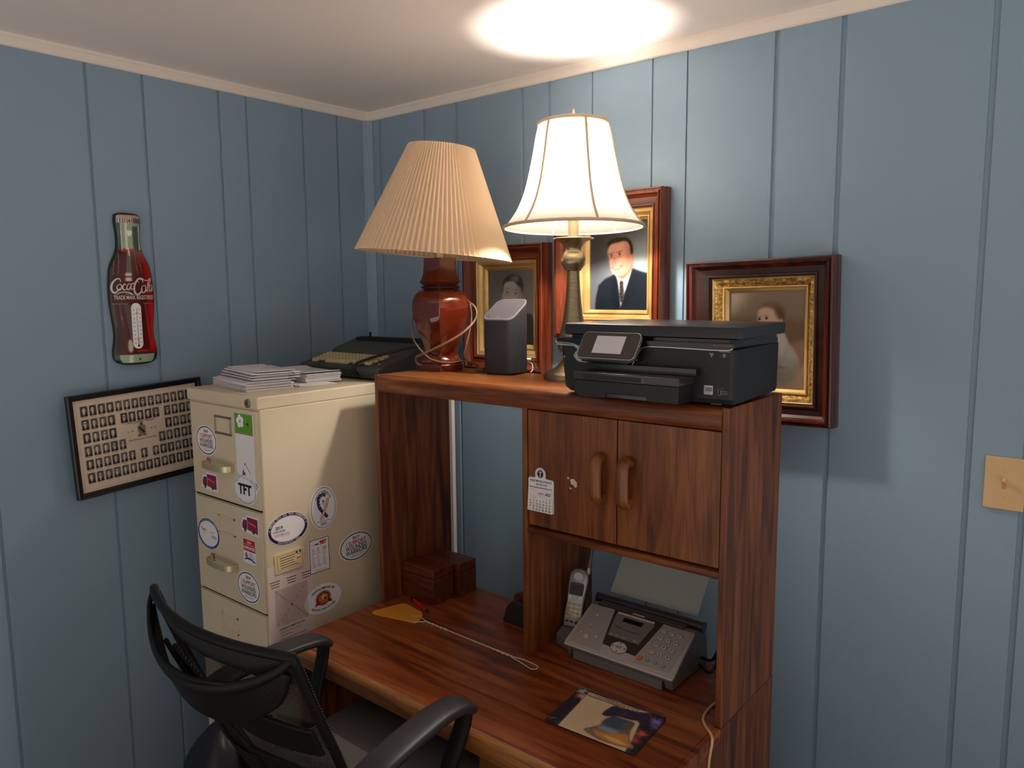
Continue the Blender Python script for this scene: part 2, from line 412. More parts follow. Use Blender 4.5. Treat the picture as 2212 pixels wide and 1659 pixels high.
# ------------------------------------------------------------------ painted prints (the ink of photographs, signs and pads)
def blur(a, k):
    k = int(round(k))
    for _ in range(2):
        if k < 1: break
        for ax in (0, 1):
            p = np.concatenate([np.repeat(a.take([0], ax), k, ax), a, np.repeat(a.take([-1], ax), k, ax)], ax)
            c = np.cumsum(p, ax); z = np.zeros_like(c.take([0], ax)); c = np.concatenate([z, c], ax)
            n = a.shape[ax]
            a = (c.take(range(2*k+1, 2*k+1+n), ax) - c.take(range(0, n), ax)) / (2*k+1)
    return a
class Paint:
    """small canvas, u right and v up in 0..1"""
    def __init__(s, w, h, rgb):
        s.w, s.h = w, h; s.img = np.ones((h, w, 3)) * np.array(rgb, float)
        s.U, s.V = np.meshgrid((np.arange(w)+.5)/w, (np.arange(h)+.5)/h)
    def mask_poly(s, pts, smooth=True):
        if smooth: pts = catmull(pts, 6, True)
        P = np.array([p[:2] for p in pts]); m = np.zeros(s.U.shape, bool); n = len(P)
        for i in range(n):
            x0, y0 = P[i]; x1, y1 = P[(i+1) % n]
            if y0 == y1: continue
            c = ((y0 > s.V) != (y1 > s.V)) & (s.U < (x1-x0)*(s.V-y0)/(y1-y0)+x0); m ^= c
        return m.astype(float)
    def put(s, m, rgb, op=1.0, b=0):
        if b: m = blur(m, b)
        m = (m*op)[..., None]; s.img = s.img*(1-m) + np.array(rgb, float)*m; return s
    def poly(s, pts, rgb, op=1.0, b=0, smooth=True): return s.put(s.mask_poly(pts, smooth), rgb, op, b)
    def ell(s, u, v, ru, rv, rgb, op=1.0, soft=0.15, rot=0):
        c, q = math.cos(rot), math.sin(rot); du, dv = s.U-u, s.V-v
        d = np.sqrt(((du*c+dv*q)/ru)**2 + ((-du*q+dv*c)/rv)**2)
        return s.put(np.clip((1+soft-d)/(2*soft+1e-6), 0, 1), rgb, op)
    def grain(s, amt, seed=1):
        rs = np.random.RandomState(seed); s.img = s.img + rs.normal(0, amt, s.img.shape[:2])[..., None]; return s
def print_mesh(name, paint, surf, matname, parent=None, world=True, gain=1.0):
    """the canvas laid on surf(u, v) with u, v in 0..1"""
    h, w = paint.h, paint.w
    vs = []; uu = np.linspace(0, 1, w+1); vv = np.linspace(0, 1, h+1)
    vs = np.array([surf(a, b) for b in vv for a in uu], float)
    if parent is not None and world:
        acc = Vector((0, 0, 0)); q = parent
        while q is not None: acc += q.location; q = q.parent
        vs = vs - np.array(acc)
    idx = np.arange((w+1)*(h+1)).reshape(h+1, w+1)
    fs = np.stack([idx[:-1, :-1], idx[:-1, 1:], idx[1:, 1:], idx[1:, :-1]], -1).reshape(-1, 4)
    me = bpy.data.meshes.new(name); me.vertices.add(len(vs)); me.vertices.foreach_set('co', vs.ravel())
    me.loops.add(fs.size); me.loops.foreach_set('vertex_index', fs.ravel().astype(np.int32))
    me.polygons.add(len(fs)); me.polygons.foreach_set('loop_start', np.arange(0, fs.size, 4, dtype=np.int32))
    me.polygons.foreach_set('use_smooth', np.ones(len(fs), bool))
    me.update(calc_edges=True)
    pad = np.pad(255*np.clip(paint.img/255, 0, 1)**(1/gain), ((1, 1), (1, 1), (0, 0)), mode='edge')
    vc = (pad[:-1, :-1]+pad[1:, :-1]+pad[:-1, 1:]+pad[1:, 1:])/4/255
    lc = np.where(vc <= 0.04045, vc/12.92, ((vc+0.055)/1.055)**2.4)
    col = np.concatenate([lc, np.ones(lc.shape[:2]+(1,))], -1).reshape(-1)
    at = me.color_attributes.new('ink', 'FLOAT_COLOR', 'POINT'); at.data.foreach_set('color', col.astype(np.float32))
    me.materials.append(MATS[matname])
    o = bpy.data.objects.new(name, me); COL.objects.link(o)
    if parent is not None: o.parent = parent
    return o
# ------------------------------------------------------------------ the room
CEIL = 2.325; FZ = -.09       # ceiling and floor heights
def grooved(axis, marks, lo, hi, gw0=0.0095, gd=0.006):
    pts = [(lo, 0.0)]
    for g in sorted(marks):
        gw = .0055 if g in (1.082, 1.296, 1.409) else gw0
        pts += [(g-gw/2, 0.0), (g-gw/2+0.0012, gd), (g+gw/2-0.0012, gd), (g+gw/2, 0.0)]
    pts += [(hi, 0.0)]
    mb = MB(); n = len(pts)
    def P(p, z, d=None):
        dd = p[1] if d is None else d
        return (p[0], dd, z) if axis == 'x' else (-dd, p[0], z)
    vs = [P(p, z) for z in (FZ, CEIL+0.03) for p in pts]
    fs = [(i, i+1, n+i+1, n+i) if axis == 'x' else (i+1, i, n+i, n+i+1) for i in range(n-1)]
    mb.add(vs, fs, 'wall_paint')
    a, b = pts[0], pts[-1]                        # back and ends, a real 8 cm wall
    q = [P(a, FZ), P(b, FZ), P(b, FZ, .08), P(a, FZ, .08), P(a, CEIL+.03), P(b, CEIL+.03), P(b, CEIL+.03, .08), P(a, CEIL+.03, .08)]
    mb.add(q, [(3, 2, 6, 7), (0, 3, 7, 4), (1, 5, 6, 2)], 'wall_paint')
    return mb
GB = [.072, .325, .491, .799, .912, 1.082, 1.296, 1.409, 1.669, 1.839, 2.170, 2.285, 2.46, 2.75, 2.95, 3.25]
GA = [-.156, -.315, -.548, -.652, -.908, -1.077, -1.395, -1.56, -1.86, -2.05, -2.4, -2.6]
struct(grooved('x', GB, 0.0, 3.6, .014).build('wall_back'))
struct(grooved('y', GA, -3.2, 0.0).build('wall_left'))
struct(MB().box(-.08, 3.6, -3.2, .08, CEIL, CEIL+.06, 'ceiling_paint').build('ceiling'))
struct(MB().box(-.08, 3.6, -3.2, .08, FZ-.05, FZ, 'floor_carpet').build('floor'))
prof = [(0, 0), (0, -.034), (.006, -.034), (.010, -.031), (.011, -.012), (.016, -.008), (.016, 0)]
mb = MB(); mb.loft([[(d, y, CEIL+z) for d, z in prof] for y in (-3.2, 0)], 'trim_paint'); struct(mb.build('trim_1'))
mb = MB(); mb.loft([[(x, -d, CEIL+z) for d, z in prof] for x in (0, 3.6)], 'trim_paint'); struct(mb.build('trim_2'))
mb = MB(); q = [(0.0005, -.0005), (.030, -.0005), (.030, -.004), (.022, -.010), (.010, -.022), (.004, -.032), (.0005, -.032)]
mb.loft([[(x, y, z) for x, y in q] for z in (FZ+.001, CEIL-.034)], 'wall_paint'); struct(mb.build('trim_3'))
bp = [(0, FZ), (.012, FZ), (.012, FZ+.04), (.006, FZ+.05), (0, FZ+.05)]
mb = MB(); mb.loft([[(d, y, z) for d, z in bp] for y in (-3.2, -.033)], 'wall_paint'); struct(mb.build('baseboard_left'))
mb = MB(); mb.loft([[(x, -d, z) for d, z in bp] for x in (.033, 3.6)], 'wall_paint'); struct(mb.build('baseboard_back'))

# pale strip of wood standing in the gap behind the hutch
tag(MB().box(.424, .470, -.030, -.013, FZ, 1.34, 'trim_paint').build('wood_strip', bevel=.001), 'cream wooden strip standing upright against the blue wall behind the hutch', 'board')

# ------------------------------------------------------------------ filing cabinet
X0, X1, Y0, Y1, HC = .1861, .5761, -.9169, -.244, 1.32
cab = thing('filing_cabinet', 'tall cream metal filing cabinet covered with stickers, in the corner left of the desk', 'filing cabinet', ((X0+X1)/2, (Y0+Y1)/2, FZ))
MB().box(X0, X1, Y0+.006, Y1, FZ, 1.284, 'cabinet_paint').build('body', cab, bevel=.003)
mb = MB().box(X0-.002, X1+.0012, Y0-.002, Y1, 1.2835, HC, 'cabinet_worn')
mb.build('top_cover', cab, bevel=.004)
FX0, FX1 = X0+.011, X1-.011
zs = [(1.280, .989), (.983, .680), (.674, .368), (.362, .056)]
hold = [(.388, 1.221), (.380, .913), (.369, .601), (.369, .29)]
hnd = [(.366, 1.097), (.360, .794), (.356, .487), (.356, .18)]
for i, (zt, zb) in enumerate(zs):
    d = MB().box(FX0, FX1, Y0, Y0+.020, zb+.002, zt-.002, 'cabinet_paint')
    d.box(FX0, FX1, Y0+.0052, Y0+.008, zb-.006, zb+.002, 'dark_gap')  # dark strip paints in the shade of the gap under each drawer
    dr = d.build('drawer', cab, bevel=.0025)
    hx, hz_ = hold[i]; f = MB()
    for a, b, c, e in ((-.045, .045, .022, .028), (-.045, .045, -.028, -.022), (-.045, -.040, -.028, .028), (.040, .045, -.028, .028)):
        f.box(hx+a, hx+b, Y0-.0035, Y0+.001, hz_+c, hz_+e, 'cabinet_paint' if i else 'steel')
    f.box(hx-.04, hx+.04, Y0-.0006, Y0+.001, hz_-.022, hz_+.022, 'paper_cream' if i == 9 else 'cabinet_worn')
    f.build('label_holder', dr, bevel=.0008)
    gx, gz = hnd[i]; w = .070
    path = catmull([(gx-w, Y0+.001, gz), (gx-w, Y0-.018, gz), (gx-w+.014, Y0-.030, gz), (gx-.02, Y0-.036, gz), (gx+.02, Y0-.036, gz), (gx+w-.014, Y0-.030, gz), (gx+w, Y0-.018, gz), (gx+w, Y0+.001, gz)], 5)
    h = MB(); L = []
    for k, p in enumerate(path):
        t = path[min(k+1, len(path)-1)] - path[max(k-1, 0)]; t = t/np.linalg.norm(t); nrm = np.array((-t[1], t[0], 0))
        L.append([tuple(p+nrm*.0018+np.array((0, 0, .009))), tuple(p-nrm*.0018+np.array((0, 0, .009))), tuple(p-nrm*.0018-np.array((0, 0, .009))), tuple(p+nrm*.0018-np.array((0, 0, .009)))])
    h.loft(L, 'brass_handle')
    h.box(gx-w-.010, gx-w+.006, Y0-.003, Y0+.001, gz-.011, gz+.013, 'steel')
    h.build('handle', dr, bevel=.0006)
mb = MB(); F = lambda u, v, w: (u, Y0-.002-w, v)
mb.prism(oval(.0125, .0125, 24), -.001, .006, 'steel', lambda u, v, w: (.532+u, Y0-.002-w, 1.2995+v))
mb.disc(F, .532, 1.2995, .0035, .0035, .0063, 'dark_gap', 16)
mb.build('lock', cab, bevel=.001)

# ------------------------------------------------------------------ desk
DX0, DX1, DZ = .684, 1.8154, .6444; HY0F = -.5855
desk = thing('desk', 'brown oak veneer desk with worn front edge, standing under the hutch', 'desk', ((DX0+DX1)/2, -.62, FZ))
MB().box(DX0, DX1-.016, -.921, -.3141, .615, DZ, 'oak_desk').build('desktop', desk, bevel=.0012)
MB().box(DX1-.0155, DX1, -.921, HY0F, .615, DZ, 'oak_desk').build('edge_band', desk, bevel=.0015)
nose = [(-.9215, .600), (-.9215, .6440), (-.929, .6437), (-.936, .641), (-.9405, .636), (-.9425, .629), (-.9425, .600)]
MB().loft([[(x, y, z) for y, z in nose] for x in (DX0, DX1)], 'oak_edge', smooth=True).build('front_edge', desk)
MB().box(DX0, DX0+.017, -.90, -.325, FZ, .615, 'oak_z').build('side_panel', desk, bevel=.001)
MB().box(DX1-.0155, DX1, HY0F+.0005, -.2785, .6152, DZ-.0004, 'oak_z').build('filler_strip', desk)
MB().box(DX1-.017, DX1, -.915, -.2785, FZ, .615, 'oak_z').build('side_panel', desk, bevel=.001)
MB().box(DX0+.017, 1.372, -.345, -.329, .20, .615, 'oak_x').build('modesty_panel', desk)
MB().box(1.372, DX1-.017, -.880, -.33, FZ+.04, .6149, 'oak_z').build('pedestal', desk, bevel=.001)
for a, b in ((.455, .600), (.265, .447), (.075, .257)):
    d = MB().box(1.376, DX1-.020, -.897, -.8802, a, b, 'oak_x').build('drawer', desk, bevel=.002)
    MB().box(1.53, 1.65, -.915, -.8968, (a+b)/2-.008, (a+b)/2+.012, 'handle_wood').build('handle', d, bevel=.004)

# ------------------------------------------------------------------ hutch
HZ, HY0, HY1 = 1.3633, -.585, -.2785
hutch = thing('hutch', 'brown oak veneer hutch with two cupboard doors, standing on the desk', 'hutch', ((DX0+DX1)/2, -.43, DZ))
T = .0155
MB().box(DX0, DX0+T, HY0, HY1, DZ, HZ-.002, 'oak_z').build('side_panel', hutch, bevel=.002)
MB().box(DX1-T, DX1, HY0, HY1, DZ, HZ-.002, 'oak_z').build('side_panel', hutch, bevel=.002)
MB().box(DX0+T, DX1-T, HY0+.020, HY1, HZ-.020, HZ-.002, 'oak_top').build('top', hutch, bevel=.001)
rail = [(HY0+.020, 1.311), (HY0+.001, 1.311), (HY0-.003, 1.316), (HY0-.004, 1.330), (HY0-.003, 1.350), (HY0+.002, 1.357), (HY0+.010, 1.3612), (HY0+.020, 1.3615)]
MB().loft([[(x, y, z) for y, z in rail] for x in (DX0+T, DX1-T)], 'oak_x', smooth=True).build('front_rail', hutch)
MB().box(1.257, 1.2725, HY0, HY1, DZ, 1.3445, 'oak_z').build('divider', hutch, bevel=.0015)
sh = [(HY1, .982), (HY0+.006, .982), (HY0+.001, .985), (HY0, .992), (HY0+.001, .999), (HY0+.006, 1.002), (HY1, 1.002)]
MB().loft([[(x, y, z) for y, z in sh] for x in (1.2725, DX1-T)], 'oak_x', smooth=True).build('shelf', hutch)
MB().box(1.2725, DX1-T, HY1-.010, HY1-.006, 1.002, 1.3440, 'oak_x').build('back_panel', hutch)
for a, b, hx, peel in ((1.2765, 1.5405, 1.500, True), (1.5435, DX1-T-.001, 1.573, False)):
    d = MB().box(a, b, HY0+.001, HY0+.018, 1.0085, 1.3085, 'oak_door')
    if peel:
        Fd = lambda u, v, w: (u, HY0+.001-w, v)
        d.poly(Fd, [(1.408, 1.147), (1.418, 1.150), (1.428, 1.142), (1.4285, 1.131), (1.423, 1.128), (1.417, 1.135), (1.411, 1.134)], .0004, 'peeled_spot')
        d.poly(Fd, [(1.399, 1.151), (1.405, 1.152), (1.404, 1.147), (1.400, 1.146)], .0004, 'peeled_spot')
        d.poly(Fd, [(1.405, 1.127), (1.413, 1.125), (1.412, 1.122), (1.406, 1.123)], .0004, 'peeled_spot')
    dd = d.build('door', hutch, bevel=.0012)
    h = MB()
    h.tube(catmull([(hx, HY0+.0016, 1.118), (hx, HY0-.012, 1.114), (hx, HY0-.024, 1.122), (hx, HY0-.027, 1.14), (hx, HY0-.027, 1.19), (hx, HY0-.024, 1.207), (hx, HY0-.012, 1.215), (hx, HY0+.0016, 1.211)], 5), .0125, 'handle_wood', 12, up=(1, 0, 0), flat=1.25)
    h.build('handle', dd)

# ------------------------------------------------------------------ framed portraits on the back wall
def frame_loop(surf, rects):
    return [[surf(u0, v0, w), surf(u1, v0, w), surf(u1, v1, w), surf(u0, v1, w)] for u0, u1, v0, v1, w in rects]
def inter(A, B, t, w): return tuple(a+(b-a)*t for a, b in zip(A, B)) + (w,)
def loops_split(mb, rs, surf, mh, mv):
    """mitred frame: horizontal members get mh, vertical members mv, so the grain follows the member"""
    for A, B in zip(rs[:-1], rs[1:]):
        a = frame_loop(surf, [A])[0]; b = frame_loop(surf, [B])[0]
        for i in range(4):
            j = (i+1) % 4; mb.add([a[i], a[j], b[j], b[i]], [(0, 1, 2, 3)], mh if i % 2 == 0 else mv, False)
def framed_picture(name, label, surf, outer, gold, pic, woodm, goldm, paint, base, depth=.062, dark_inner=None, carved=None, gain=1.0):
    t = thing(name, label, 'picture', base)
    mb = MB(); o, g = outer, gold
    rs = [inter(o, g, 0, .001), inter(o, g, 0, depth*.45), inter(o, g, .03, depth*.50), inter(o, g, .02, depth*.80), inter(o, g, .05, depth*.93), inter(o, g, .12, depth*.97), inter(o, g, .15, depth*.88), inter(o, g, .19, depth*.88), inter(o, g, .23, depth), inter(o, g, .32, depth*.98),
          inter(o, g, .40, depth*.82), inter(o, g, .52, depth*.74)]
    loops_split(mb, rs, surf, *woodm)
    rs2 = [inter(o, g, .52, depth*.74), inter(o, g, .82, depth*.70), inter(o, g, .86, depth*.76), inter(o, g, .93, depth*.76), inter(o, g, 1.0, depth*.60), inter(o, g, 1.0, depth*.30)]
    loops_split(mb, rs2, surf, *(dark_inner or woodm))
    mb.add([surf(o[0], o[2], .001), surf(o[1], o[2], .001), surf(o[1], o[3], .001), surf(o[0], o[3], .001)], [(3, 2, 1, 0)], woodm[0])
    mb.build('frame', t)
    mb = MB(); p = pic
    c = carved or goldm
    G = lambda f, w: inter(g, p, f, w)
    loops_split(mb, [G(0, depth*.3), G(0, depth*.58), G(.06, depth*.62), G(.12, depth*.58)], surf, goldm, goldm)
    loops_split(mb, [G(.12, depth*.58), G(.35, depth*.55), G(.62, depth*.34)], surf, c, c)
    loops_split(mb, [G(.62, depth*.34), G(.66, depth*.42), G(.74, depth*.42), G(.80, depth*.33), G(.98, depth*.22), G(1.0, depth*.16)], surf, goldm, goldm)
    mb.build('gilt_liner', t)
    print_mesh('photograph', paint, lambda u, v: surf(p[0]-.001+(p[1]-p[0]+.002)*u, p[2]-.001+(p[3]-p[2]+.002)*v, depth*.155), 'photo_print', t, True, gain)
    m2 = MB(); m2.rect(surf, p[0], p[1], p[2], p[3], depth*.19, 'picture_glass'); m2.build('glass', t)
    return t
def wall_surf(cx, cz, rot=0.0):
    c, q = math.cos(rot), math.sin(rot)
    return lambda u, v, w: (cx+(u-cx)*c-(v-cz)*q, -.002-w, cz+(u-cx)*q+(v-cz)*c)

def px_fn(x0, y0, x1, y1):   # reads picture layouts drawn with y down over a box
    return lambda pts: [((x-x0)/(x1-x0), (y1-y)/(y1-y0)) for x, y in pts]
# young man, black and white
def young_man():
    P = Paint(110, 140, (76, 72, 68)); q = px_fn(236, 728, 612, 1345)
    P.ell(.55, .30, .6, .42, (156, 148, 136), 1, .9); P.ell(.5, .9, .8, .3, (66, 62, 60), .8, .9)
    P.poly(q([(330, 1345), (345, 1180), (390, 1110), (470, 1090), (540, 1085), (600, 1120), (615, 1345)]), (36, 34, 34), 1, 1)
    P.poly(q([(385, 1105), (430, 1060), (500, 1080), (515, 1130), (460, 1345), (435, 1345)]), (206, 202, 196), 1, 1)
    P.poly(q([(432, 1130), (470, 1130), (466, 1345), (440, 1345)]), (40, 38, 38), 1, 1)
    P.poly(q([(395, 1000), (480, 1000), (485, 1095), (440, 1120), (400, 1095)]), (150, 142, 134), 1, 2)
    P.ell(.30, .64, .02, .05, (150, 140, 132)); P.ell(.735, .62, .02, .05, (120, 112, 104))
    P.poly(q([(352, 880), (362, 830), (420, 812), (490, 830), (512, 890), (506, 980), (480, 1060), (435, 1095), (390, 1060), (358, 980)]), (192, 184, 174), 1, 1)
    P.poly(q([(470, 850), (512, 880), (506, 985), (478, 1062), (448, 1085), (480, 980)]), (120, 112, 106), .8, 3)
    P.poly(q([(350, 930), (352, 860), (362, 810), (410, 770), (470, 768), (510, 800), (522, 860), (512, 930), (500, 880), (470, 850), (440, 822), (380, 830), (362, 870)]), (32, 29, 28), 1, 1)
    P.poly(q([(415, 800), (450, 775), (485, 790), (470, 830), (440, 815)]), (104, 98, 92), .8, 2)
    for x, y in ((392, 912), (460, 920)):
        P.poly(q([(x-28, y-22), (x, y-32), (x+26, y-22), (x, y-25)]), (40, 36, 34), 1, .6)
        u, v = q([(x, y)])[0]; P.ell(u, v, .042, .010, (136, 130, 124), .8, .4); P.ell(u, v, .018, .012, (38, 35, 34), .9, .4); P.ell(u, v-.03, .05, .015, (140, 132, 124), .5, .5)
    u, v = q([(420, 985)])[0]; P.ell(u, v, .035, .02, (140, 130, 122), .7, .5); u, v = q([(422, 1020)])[0]; P.ell(u, v, .07, .012, (90, 76, 72), .9, .4)
    return P.grain(3, 3)
def smiling_man():
    P = Paint(120, 160, (150, 158, 162)); q = px_fn(1070, 315, 1525, 1050)
    P.ell(.75, .5, .5, .5, (206, 214, 216), 1, .8); P.ell(.05, .85, .5, .5, (110, 106, 110), .8, .8); P.ell(.5, 1.0, .8, .18, (104, 98, 100), .7, .8)
    P.poly(q([(1110, 1050), (1115, 960), (1140, 840), (1190, 790), (1270, 750), (1400, 700), (1470, 730), (1530, 750), (1530, 1050)]), (62, 72, 84), 1, 1, False)
    P.poly(q([(1275, 755), (1405, 700), (1400, 760), (1345, 930), (1320, 1040), (1300, 900)]), (236, 230, 228), 1, .6, False)
    P.poly(q([(1270, 760), (1290, 800), (1310, 960), (1300, 1050), (1260, 1000), (1235, 880), (1260, 860), (1235, 840)]), (50, 60, 72), 1, .8, False)
    P.poly(q([(1405, 720), (1455, 780), (1450, 850), (1410, 870), (1440, 880), (1330, 1050), (1315, 1050), (1345, 930)]), (54, 64, 76), 1, .8, False)
    P.poly(q([(1308, 815), (1322, 800), (1338, 812), (1345, 930), (1325, 1000), (1308, 940)]), (110, 104, 100), 1, .6, False)
    for k in range(6): u, v = q([(1318+4*(k % 3), 830+28*k)])[0]; P.ell(u, v, .02, .012, (66, 60, 62), .8)
    P.poly(q([(1265, 700), (1390, 650), (1408, 705), (1345, 790), (1300, 780), (1270, 750)]), (206, 160, 140), 1, 1)
    P.poly(q([(1208, 560), (1215, 500), (1260, 470), (1340, 470), (1392, 510), (1400, 600), (1395, 680), (1350, 750), (1290, 765), (1250, 735), (1232, 680), (1222, 620)]), (240, 204, 186), 1, 1)
    P.poly(q([(1345, 500), (1400, 540), (1398, 690), (1350, 752), (1300, 768), (1340, 700), (1360, 600)]), (206, 162, 142), .6, 4)
    P.ell(.735, .60, .022, .05, (226, 176, 156))
    P.poly(q([(1206, 575), (1208, 500), (1235, 465), (1290, 448), (1350, 450), (1392, 480), (1410, 540), (1405, 590), (1392, 575), (1382, 510), (1350, 480), (1290, 488), (1240, 500), (1215, 530)]), (100, 84, 74), 1, 1.2)
    for x, y in ((1240, 598), (1306, 586)):
        u, v = q([(x, y)])[0]; P.ell(u, v+.030, .055, .007, (186, 150, 132), .8, .5, .15); P.ell(u, v, .034, .0105, (232, 216, 206), .9, .4); P.ell(u+.003, v, .015, .0115, (120, 112, 110), .95, .4); P.ell(u, v+.012, .038, .003, (164, 124, 108), .8, .5); P.ell(u, v-.024, .05, .010, (216, 174, 156), .6, .5)
    P.poly(q([(1270, 600), (1282, 640), (1290, 665), (1262, 668), (1255, 650)]), (226, 178, 158), .8, 1.5)
    P.poly(q([(1245, 692), (1290, 684), (1328, 676), (1315, 702), (1285, 716), (1258, 710)]), (206, 138, 126), 1, .8)
    P.poly(q([(1254, 695), (1290, 689), (1318, 682), (1306, 697), (1284, 706), (1264, 703)]), (238, 228, 220), .95, .6)
    P.poly(q([(1245, 640), (1240, 690), (1252, 700), (1256, 660)]), (214, 166, 148), .7, 1.5); P.poly(q([(1330, 640), (1342, 670), (1334, 700), (1324, 680)]), (214, 166, 148), .7, 1.5)
    return P.grain(2.5, 5)
def toddler():
    P = Paint(120, 150, (122, 100, 78)); q = px_fn(455, 400, 1110, 1225)
    P.ell(.2, .75, .7, .4, (132, 112, 90), .8, .9); P.poly([(-.1, .73), (1.1, .70), (1.1, .45), (-.1, .40)], (112, 82, 56), .8, 5, False)
    P.poly(q([(430, 1250), (800, 1060), (1000, 840), (1130, 800), (1130, 1250)]), (176, 124, 98), 1, 4, False)
    P.poly(q([(430, 1250), (700, 1180), (1000, 1150), (1130, 980), (1130, 1250)]), (214, 164, 138), 1, 2, False)
    P.poly(q([(560, 1180), (600, 1000), (650, 860), (740, 760), (880, 730), (930, 745), (980, 840), (1050, 950), (1068, 1030), (1030, 1120), (985, 1180), (860, 1185), (700, 1190)]), (190, 182, 160), 1, 1)
    P.poly(q([(860, 1080), (980, 1060), (1060, 1000), (1040, 1090), (985, 1178), (860, 1178)]), (160, 150, 122), .8, 3)
    P.poly(q([(870, 760), (915, 740), (960, 850), (930, 920), (900, 960)]), (222, 218, 204), .9, 1.5)
    P.poly(q([(980, 850), (1040, 950), (1000, 960), (930, 930)]), (206, 198, 178), .8, 2)
    P.poly(q([(865, 1020), (960, 1045), (980, 1055), (880, 1050)]), (128, 118, 96), .8, 1)
    P.poly(q([(720, 700), (880, 690), (905, 740), (820, 800), (740, 770)]), (204, 154, 126), 1, 2)
    P.poly(q([(708, 600), (720, 560), (780, 535), (860, 550), (910, 610), (915, 680), (880, 740), (800, 765), (740, 740), (712, 680)]), (228, 184, 156), 1, 1)
    P.poly(q([(712, 560), (740, 520), (800, 496), (870, 500), (925, 540), (948, 600), (940, 680), (912, 728), (898, 690), (900, 650), (870, 620), (850, 570), (800, 540), (740, 540)]), (112, 74, 52), 1, 1.5)
    P.poly(q([(860, 540), (915, 560), (930, 620), (900, 630), (870, 590)]), (84, 54, 38), .8, 2)
    u, v = q([(912, 668)])[0]; P.ell(u, v, .020, .036, (220, 168, 140)); P.ell(u, v, .009, .02, (176, 118, 92), .8)
    for x, y in ((722, 638), (784, 632)):
        u, v = q([(x, y)])[0]; P.ell(u, v+.028, .035, .008, (168, 120, 94), .7, .5); P.ell(u, v, .026, .014, (206, 188, 176)); P.ell(u, v, .016, .015, (48, 34, 30))
    u, v = q([(740, 680)])[0]; P.ell(u, v, .02, .012, (196, 140, 116), .8, .5); u, v = q([(752, 712)])[0]; P.ell(u, v, .035, .009, (176, 92, 84), .9, .4)
    return P.grain(3, 8)
WF = ('walnut_frame_h', 'walnut_frame')
framed_picture('framed_photograph', 'wood framed black and white portrait of a young man behind the speaker', wall_surf(.755, 1.55), (.562, .926, 1.327, 1.770), (.612, .890, 1.380, 1.716), (.650, .856, 1.424, 1.682), WF, 'gilt', young_man(), (.755, 0, 1.327), gain=2.0)
framed_picture('framed_photograph', 'wood framed colour portrait of a smiling man in a suit behind the lit lamp', wall_surf(1.17, 1.68), (.972, 1.364, 1.455, 1.912), (1.030, 1.326, 1.515, 1.856), (1.086, 1.293, 1.548, 1.822), WF, 'gilt', smiling_man(), (1.17, 0, 1.455), gain=.58)
framed_picture('framed_photograph', 'dark carved frame with a toddler portrait hanging behind the printer', wall_surf(1.655, 1.466, R(1.2)), (1.446, 1.862, 1.240, 1.692), (1.520, 1.808, 1.298, 1.642), (1.563, 1.774, 1.335, 1.604), ('dark_frame', 'dark_frame'), 'gilt', toddler(), (1.655, 0, 1.24), gain=1.45, dark_inner=('darker_frame', 'darker_frame'), carved='gilt_carved')

